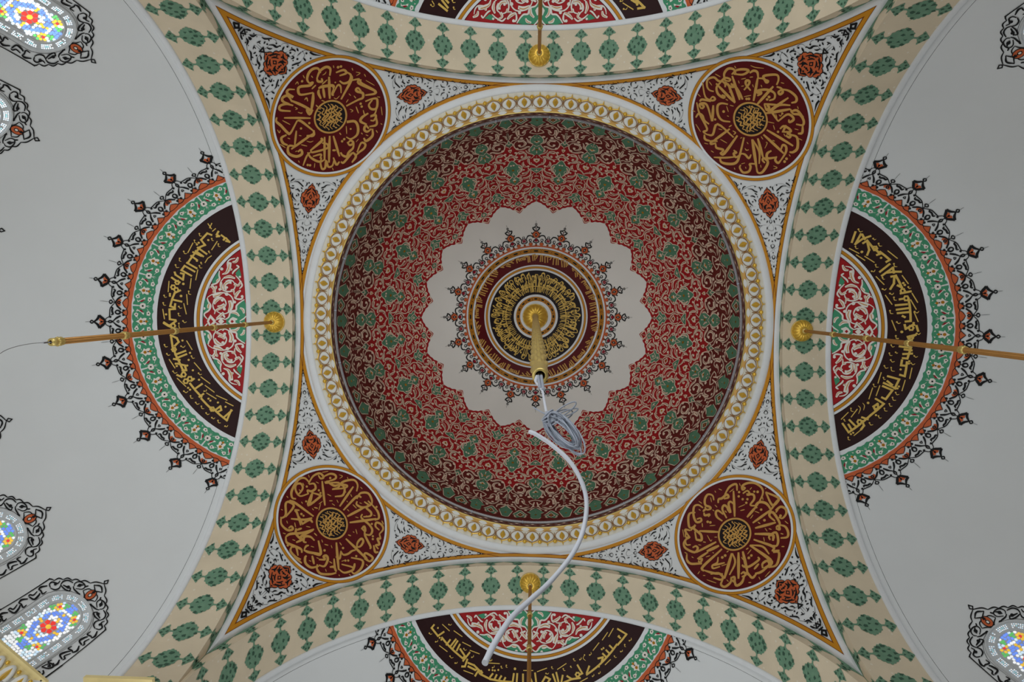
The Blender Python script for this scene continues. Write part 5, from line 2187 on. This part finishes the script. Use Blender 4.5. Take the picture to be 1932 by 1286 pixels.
for wi, (k, wt, wa, tone, lab) in enumerate(WLAB):
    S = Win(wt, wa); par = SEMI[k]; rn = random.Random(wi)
    bot = 1760
    mb = MB()
    for (w0, t0, o0), (w1, t1, o1), nm in (((462, 405, .004), (450, 417, .03), 'frame_plaster'), ((450, 417, .03), (425, 442, .03), 'frame_plaster'), ((425, 442, .03), (418, 449, .012), 'frame_plaster'),
                                     ((418, 449, .012), (306, 560, .012), 'frame_plaster'), ((306, 560, .012), (300, 566, .026), 'frame_plaster'), ((300, 566, .026), (282, 584, .026), 'frame_plaster'), ((282, 584, .026), (276, 590, .008), 'frame_plaster')):
        A, B = arch_out(w0, t0, bot), arch_out(w1, t1, bot)
        def dens(P):
            out = []
            for (a, b), (c, d) in zip(P, P[1:]):
                n = 6 if abs(d - b) > 300 else 1
                out += [(a + (c - a) * i / n, b + (d - b) * i / n) for i in range(n)]
            return out + [P[-1]]
        mb.grid([[S.p(u, v, o0) for u, v in dens(A)], [S.p(u, v, o1) for u, v in dens(B)]], nm)
    wo = mb.build('window_%d' % (wi + 1)); wo.rotation_euler = (0, 0, QUARTER[k])
    tag(wo, lab, 'window', kind='structure')
    mb = MB()
    for sg in (1, -1): paint(mb, WLINE, S, lambda a, b, sg=sg: (a * sg, b), sub=4, gain=.95)
    for q, (a, c) in enumerate((((0, -45), (32, 5)), ((32, 5), (0, 40)), ((0, 40), (-32, 5)), ((-32, 5), (0, -45)))): straight(mb, S, a, c, .018, .015 + .0002 * q, 'black')
    el = lambda rx, ry, cy, n=20: [(rx * math.cos(2 * PI * q / n) * (1 if abs(math.sin(2 * PI * q / n)) < .9 else .6), cy + ry * math.sin(2 * PI * q / n)) for q in range(n)]
    poly(mb, S, el(78, 106, 305), .0135, 'black'); poly(mb, S, el(66, 92, 305), .0145, 'orange'); poly(mb, S, el(30, 38, 318), .0165, 'black'); poly(mb, S, el(17, 24, 318), .0175, 'white_paint')
    straight(mb, S, (0, 225), (0, 290), .02, .0166, 'black')
    for sg in (1, -1):
        v = 1440
        while v < bot - 60:
            paint(mb, [('b', 's', [18, 30, 18], [(490 * sg, v + 150), (580 * sg, v + 110), (600 * sg, v + 40), (550 * sg, v + 5)]), ('b', 's', [20], [(490 * sg, v + 150), (515 * sg, v + 60), (570 * sg, v + 70), (545 * sg, v + 100)]),
                       ('b', 'd', [16], [(550 * sg, v + 85)])], S, ident, sub=3); v += 172
        straight(mb, S, (672 * sg, 1400), (676 * sg, bot), .022, .015, 'black')
        straight(mb, S, (462 * sg, 1500), (462 * sg, bot), .006, .015, 'black')
    mb.build('painted_border', wo)['label'] = 'black leaf scroll border with an orange knot'
    # tracery backing and the small glass
    mb = MB(); P = arch_out(284, 582, bot)
    for i in range(20):
        f0, f1 = i / 20, (i + 1) / 20
        cut = lambda v: 284 if v > 866 else 284 * math.sqrt(max(0, 1 - ((866 - v) / 284) ** 2))
        v0, v1 = 582 + (bot - 582) * f0, 582 + (bot - 582) * f1
        mb.grid([[S.p(-cut(v0) + 2 * cut(v0) * j / 6, v0, .007) for j in range(7)], [S.p(-cut(v1) + 2 * cut(v1) * j / 6, v1, .007) for j in range(7)]], 'frame_plaster')
    mb.build('tracery', wo)
    mb = MB(); st = 47
    for iy in range(int((bot - 650) / st)):
        for ix in range(-8, 9):
            u = (ix + (.5 if iy % 2 else 0)) * st + rn.uniform(-7, 7); v = 612 + iy * st + rn.uniform(-7, 7)
            w = 262 if v > 866 else 262 * math.sqrt(max(0, 1 - ((866 - v) / 275) ** 2))
            if abs(u) > w or math.hypot(u, v - 1080) < 128: continue
            n = rn.choice((5, 6, 7)); ph = rn.uniform(0, 6)
            disc_pts = [(u + st * .54 * math.cos(ph + 2 * PI * q / n) * rn.uniform(.85, 1.05), v + st * .54 * math.sin(ph + 2 * PI * q / n) * rn.uniform(.85, 1.05)) for q in range(n)]
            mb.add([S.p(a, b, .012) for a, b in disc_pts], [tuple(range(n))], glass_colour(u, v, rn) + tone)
    # border lights
    path = arch_out(362, 505, bot, 40)
    acc = 0
    for (a, b), (c, d) in zip(path, path[1:]):
        n = max(1, int(math.hypot(c - a, d - b) / 26))
        for q in range(n):
            acc += 1
            if acc % 8 in (0, 1): continue
            x, y = a + (c - a) * q / n, b + (d - b) * q / n; nx, ny = d - b, a - c; l = math.hypot(nx, ny) or 1
            for s_ in (-1, 0, 1):
                nm = 'glass_teal' if s_ == 0 and acc % 8 in (4, 5) else ('glass_pale' if (acc + s_) % 2 else 'glass_white')
                if rn.random() < .15: continue
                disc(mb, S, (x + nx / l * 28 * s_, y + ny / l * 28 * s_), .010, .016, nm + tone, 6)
    gl = mb.build('small_panes', wo); gl['kind'] = 'stuff'; gl['label'] = 'small coloured panes set in plaster tracery'
    for q in range(6):
        mb = MB(); t0 = 2 * PI * q / 6
        pts = [(60 * math.cos(t0 + .12), 60 * math.sin(t0 + .12)), (135 * math.cos(t0 + .10), 135 * math.sin(t0 + .10)), (158 * math.cos(t0 + .52), 158 * math.sin(t0 + .52)), (135 * math.cos(t0 + .94), 135 * math.sin(t0 + .94)), (60 * math.cos(t0 + .92), 60 * math.sin(t0 + .92))]
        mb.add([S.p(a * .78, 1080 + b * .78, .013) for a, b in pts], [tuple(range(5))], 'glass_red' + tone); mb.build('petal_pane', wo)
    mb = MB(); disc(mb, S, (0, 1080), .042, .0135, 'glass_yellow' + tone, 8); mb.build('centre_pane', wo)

# ================================================================ OBJECTS
def lathe(mb, prof, nm, n=24, lobes=0, amp=0.0, c=(0, 0)):
    rows = []
    for i, (r, z) in enumerate(prof):
        row = []
        for j in range(n):
            t = 2 * PI * j / n
            rr = r * (1 + amp * (abs(math.cos(lobes * t / 2)) - .6)) if lobes and 0 < i < len(prof) - 1 else r
            row.append((c[0] + rr * math.cos(t), c[1] + rr * math.sin(t), z))
        rows.append(row)
    mb.grid(rows, nm, True)
def rose(parent, r, ztop, name='ceiling_rose'):
    mb = MB()
    lathe(mb, [(r, ztop + .01), (r * 1.0, ztop - .02), (r * .96, ztop - .035), (r * .93, ztop - .03)], 'gold_pale', 48)
    lathe(mb, [(r * .93, ztop - .03), (r * .90, ztop - .05), (r * .82, ztop - .085), (r * .66, ztop - .12), (r * .45, ztop - .145), (r * .27, ztop - .155), (r * .22, ztop - .15)], 'gold', 128, 16, .16)
    lathe(mb, [(r * .26, ztop - .15), (r * .24, ztop - .175), (r * .16, ztop - .18), (r * .10, ztop - .2), (.02, ztop - .2)], 'gold_pale', 24, 12, .12)
    return mb.build(name, parent, True)
RLAB = {'L': (7.12, 'brass hanging rod under the left arch, ending in a loose wire'), 'T': (4.6, 'brass hanging rod under the arch at the top of the view'),
        'R': (5.2, 'brass hanging rod under the right arch, leaving the picture at the right'), 'B': (4.6, 'brass hanging rod under the bottom arch, behind the white tube')}
for k, rz in QUARTER.items():
    zb, lab = RLAB[k]
    q = Matrix.Rotation(rz, 3, 'Z') @ Vector((-5.48, 0, 0))
    e = empty('hanging_rod', (q.x, q.y, 13.45), rz); tag(e, lab, 'chandelier rod', 'hanging rods under the four arches')
    rose(e, .225, 0.0)
    L_ = 13.45 - zb
    mb = MB(); lathe(mb, [(.034, -.15), (.034, -L_ + .02), (.0, -L_ + .02)], 'gold_brown', 48, 8, .34); mb.build('pole', e, True)
    z = -1.4
    while z > -L_ + .1:
        mb = MB(); lathe(mb, [(.034, z + .05), (.048, z + .045), (.052, z + .02), (.043, z), (.055, z - .02), (.05, z - .045), (.034, z - .05)], 'gold_pale', 32, 8, .14); mb.build('collar', e, True); z -= 1.2
    mb = MB(); lathe(mb, [(.036, -L_ + .08), (.046, -L_ + .06), (.046, -L_ + .01), (.02, -L_)], 'gold_pale', 24); mb.build('end_cap', e, True)
    if k == 'L':
        mb = MB(); ring = [(.022 * math.cos(t), 0, -L_ - .02 + .022 * math.sin(t)) for t in [2 * PI * i / 12 for i in range(13)]]
        tube(mb, ring, .007, 'steel', 6); tube(mb, [(0, 0, -L_ - .03), (0.0, 0, -L_ - .11)], .009, 'steel', 6); mb.build('hook', e, True)
mb = MB()
tube(mb, smooth_pts([(-5.48, 0.0, 7.04), (-5.53, 0.002, 6.9), (-5.487, 0.02, 6.6), (-5.463, 0.069, 6.4), (-5.405, 0.173, 6.2), (-5.3, .4, 5.8)], 5), .0032, 'steel', 5)
tag(mb.build('wire', None, True), 'thin loose wire trailing from the left hanging rod', 'wire')

# central rod with its canopy, hung from the dome's crown
e = empty('chandelier_rod', (.025, -.06, 18.69)); tag(e, 'thick embossed golden rod hanging from the dome crown, cables leaving its end', 'chandelier rod')
rose(e, .37, 0.0)
mb = MB(); rows = []; z = -.18
zs = []; L_ = 18.69 - 4.28
i = 0
while z > -L_ + .42: zs.append(z); z -= .028
for z in zs:
    row = []; cyc = int(-z / .28); ph = (-z / .28) % 1
    for j in range(32):
        t = 2 * PI * j / 32
        rr = .038 + .038 * math.sin(PI * ph) ** .6 * (.15 + .85 * abs(math.cos(3 * t + (PI / 2 if cyc % 2 else 0))) ** .7)
        row.append((rr * math.cos(t), rr * math.sin(t), z))
    rows.append(row)
mb.grid(rows, 'gold_pale', True); mb.build('embossed_pole', e, True)
mb = MB(); lathe(mb, [(.040, -L_ + .62), (.062, -L_ + .55), (.058, -L_ + .5), (.053, -L_ + .3), (.051, -L_ + .12), (.048, -L_ + .10), (.053, -L_ + .08), (.055, -L_ + .02), (.050, -L_), (.034, -L_), (.032, -L_ + .12)], 'gold_pale', 32); mb.build('end_sleeve', e, True)
mb = MB(); lathe(mb, [(.032, -L_ + .1), (.0, -L_ + .1)], 'black', 24); mb.build('sleeve_dark_disc', e)  # black disc paints the dark inside of the hollow sleeve
# cables from the rod's end
X0, Y0, ZE = .025, -.06, 4.28
for nm, dx, ln, rr, m_ in (('power_cable', .008, .62, .010, 'cable_grey'), ('power_cable', -.010, .55, .009, 'cable_grey')):
    mb = MB(); tube(mb, smooth_pts([(X0 + dx, Y0, ZE + .08), (X0 + dx * 1.1, Y0 + .004, ZE - .2), (X0 + dx + .004, Y0 + .006, ZE - ln)], 4), rr, m_, 8)
    o = mb.build(nm, None, True); tag(o, 'short grey cable stub in the central rod, ' + ('thicker one' if dx > 0 else 'thinner one'), 'cable')
mb = MB(); tube(mb, smooth_pts([(X0 - .018, Y0 + .004, ZE + .06), (X0 - .026, Y0 + .004, ZE - .08), (X0 - .03, Y0 + .012, ZE - .22), (X0 - .012, Y0 + .01, ZE - .42), (X0 + .008, Y0 + .012, ZE - .65), (X0 + .012, Y0 + .014, ZE - .95), (X0 + .018, Y0 + .022, ZE - 1.26)], 5), [.010] * 10 + [.007] * 21, 'cable_white', 8)
tag(mb.build('white_cable', None, True), 'white cable running from the central rod down to the coil', 'cable')
# bundled coil of thin grey cable
mb = MB(); rn = random.Random(8)
c0 = Vector((.045, -.035, 2.98)); c1 = Vector((.195, .10, 2.86))
ax_ = (c1 - c0).normalized(); sd_ = ax_.cross(Vector((0, 0, 1))).normalized()
for i in range(20):
    w = rn.uniform(.022, .052); pts = []; dz = rn.uniform(-.05, .04)
    a0 = c0 + sd_ * rn.uniform(-.02, .02) + Vector((0, 0, rn.uniform(-.03, .03))); b0 = c1 + ax_ * rn.uniform(-.05, .012) + sd_ * rn.uniform(-.012, .012) + Vector((0, 0, dz))
    for j in range(25):
        t = 2 * PI * j / 24; s = .5 - .5 * math.cos(t)
        pts.append(a0.lerp(b0, s) + sd_ * w * math.sin(t) + Vector((0, 0, .02 * math.sin(2 * t + i))))
    tube(mb, pts, .0036, 'cable_grey', 6, False)
for k in range(9):
    ring = [c0 + ax_ * (.004 + .006 * k) + sd_ * .034 * math.cos(t) + Vector((0, 0, .03 * math.sin(t))) + ax_ * .012 * math.sin(t + k) for t in [2 * PI * i / 16 for i in range(17)]]
    tube(mb, ring, .0042, 'cable_grey', 6, False)
for dx, dy, w in ((.115, -.075, .018), (.10, -.03, .024), (.125, -.045, .012)):
    e1 = Vector((dx, dy, .03)); p1 = Vector((-dy, dx, .0)).normalized(); pts = []
    for j in range(21):
        t = 2 * PI * j / 20; pts.append(c0 + ax_ * .03 + e1 * (1 - math.cos(t)) * .5 + p1 * w * math.sin(t))
    tube(mb, pts, .0034, 'cable_grey', 6, False)
tube(mb, [c0 + Vector((-.065, -.03, .02)), c0 + Vector((-.03, -.012, .012)), c0 + Vector((.0, 0, 0))], .0034, 'cable_grey', 6)
tag(mb.build('cable_coil', None, True), 'tangled hanging coil of thin grey cable under the central rod', 'cable')
# white flexible tube dangling from the coil
tp = [(-.034, .030, 2.90), (-.012, .034, 2.88), (.02, .05, 2.868), (.063, .075, 2.85), (.144, .137, 2.80), (.195, .216, 2.75), (.213, .292, 2.70), (.194, .378, 2.62), (.144, .432, 2.5), (.057, .475, 2.35), (-.021, .481, 2.2), (-.081, .47, 2.05), (-.124, .47, 1.9), (-.149, .48, 1.8)]
mb = MB(); sp = smooth_pts(tp, 6); tube(mb, sp, [.0095 + .0015 * (1 if (i // 2) % 2 else 0) * 0.3 for i in range(len(sp))], 'cable_white', 12)
tag(mb.build('flexible_tube', None, True), 'long white flexible tube dangling in a curve across the lower arch', 'tube')
# clear plastic light strip lying on the cornice lip
mb = MB(); n = 240
tube(mb, [(CC[0] + 4.372 * math.sin(2 * PI * i / n), CC[1] - 4.372 * math.cos(2 * PI * i / n), 13.95) for i in range(n + 1)], .028, 'clear_plastic', 8, False)
ls = mb.build('light_strip', None, True); tag(ls, 'clear plastic light strip running round the foot of the dome', 'light strip')
mb = MB(); rows = []
for s_ in (-.012, .012): rows.append([(s_, -(4.376 + .033 * math.cos(p)), 13.95 + .034 * math.sin(p)) for p in [2 * PI * k / 8 for k in range(8)]])
mb.grid(rows, 'cable_grey', True); clip_me = mb.mesh('clip')
for i in range(24):
    o = link('clip', clip_me, ls); o.location = (CC[0], CC[1], 0); o.rotation_euler = (0, 0, 2 * PI * i / 24 + .05)
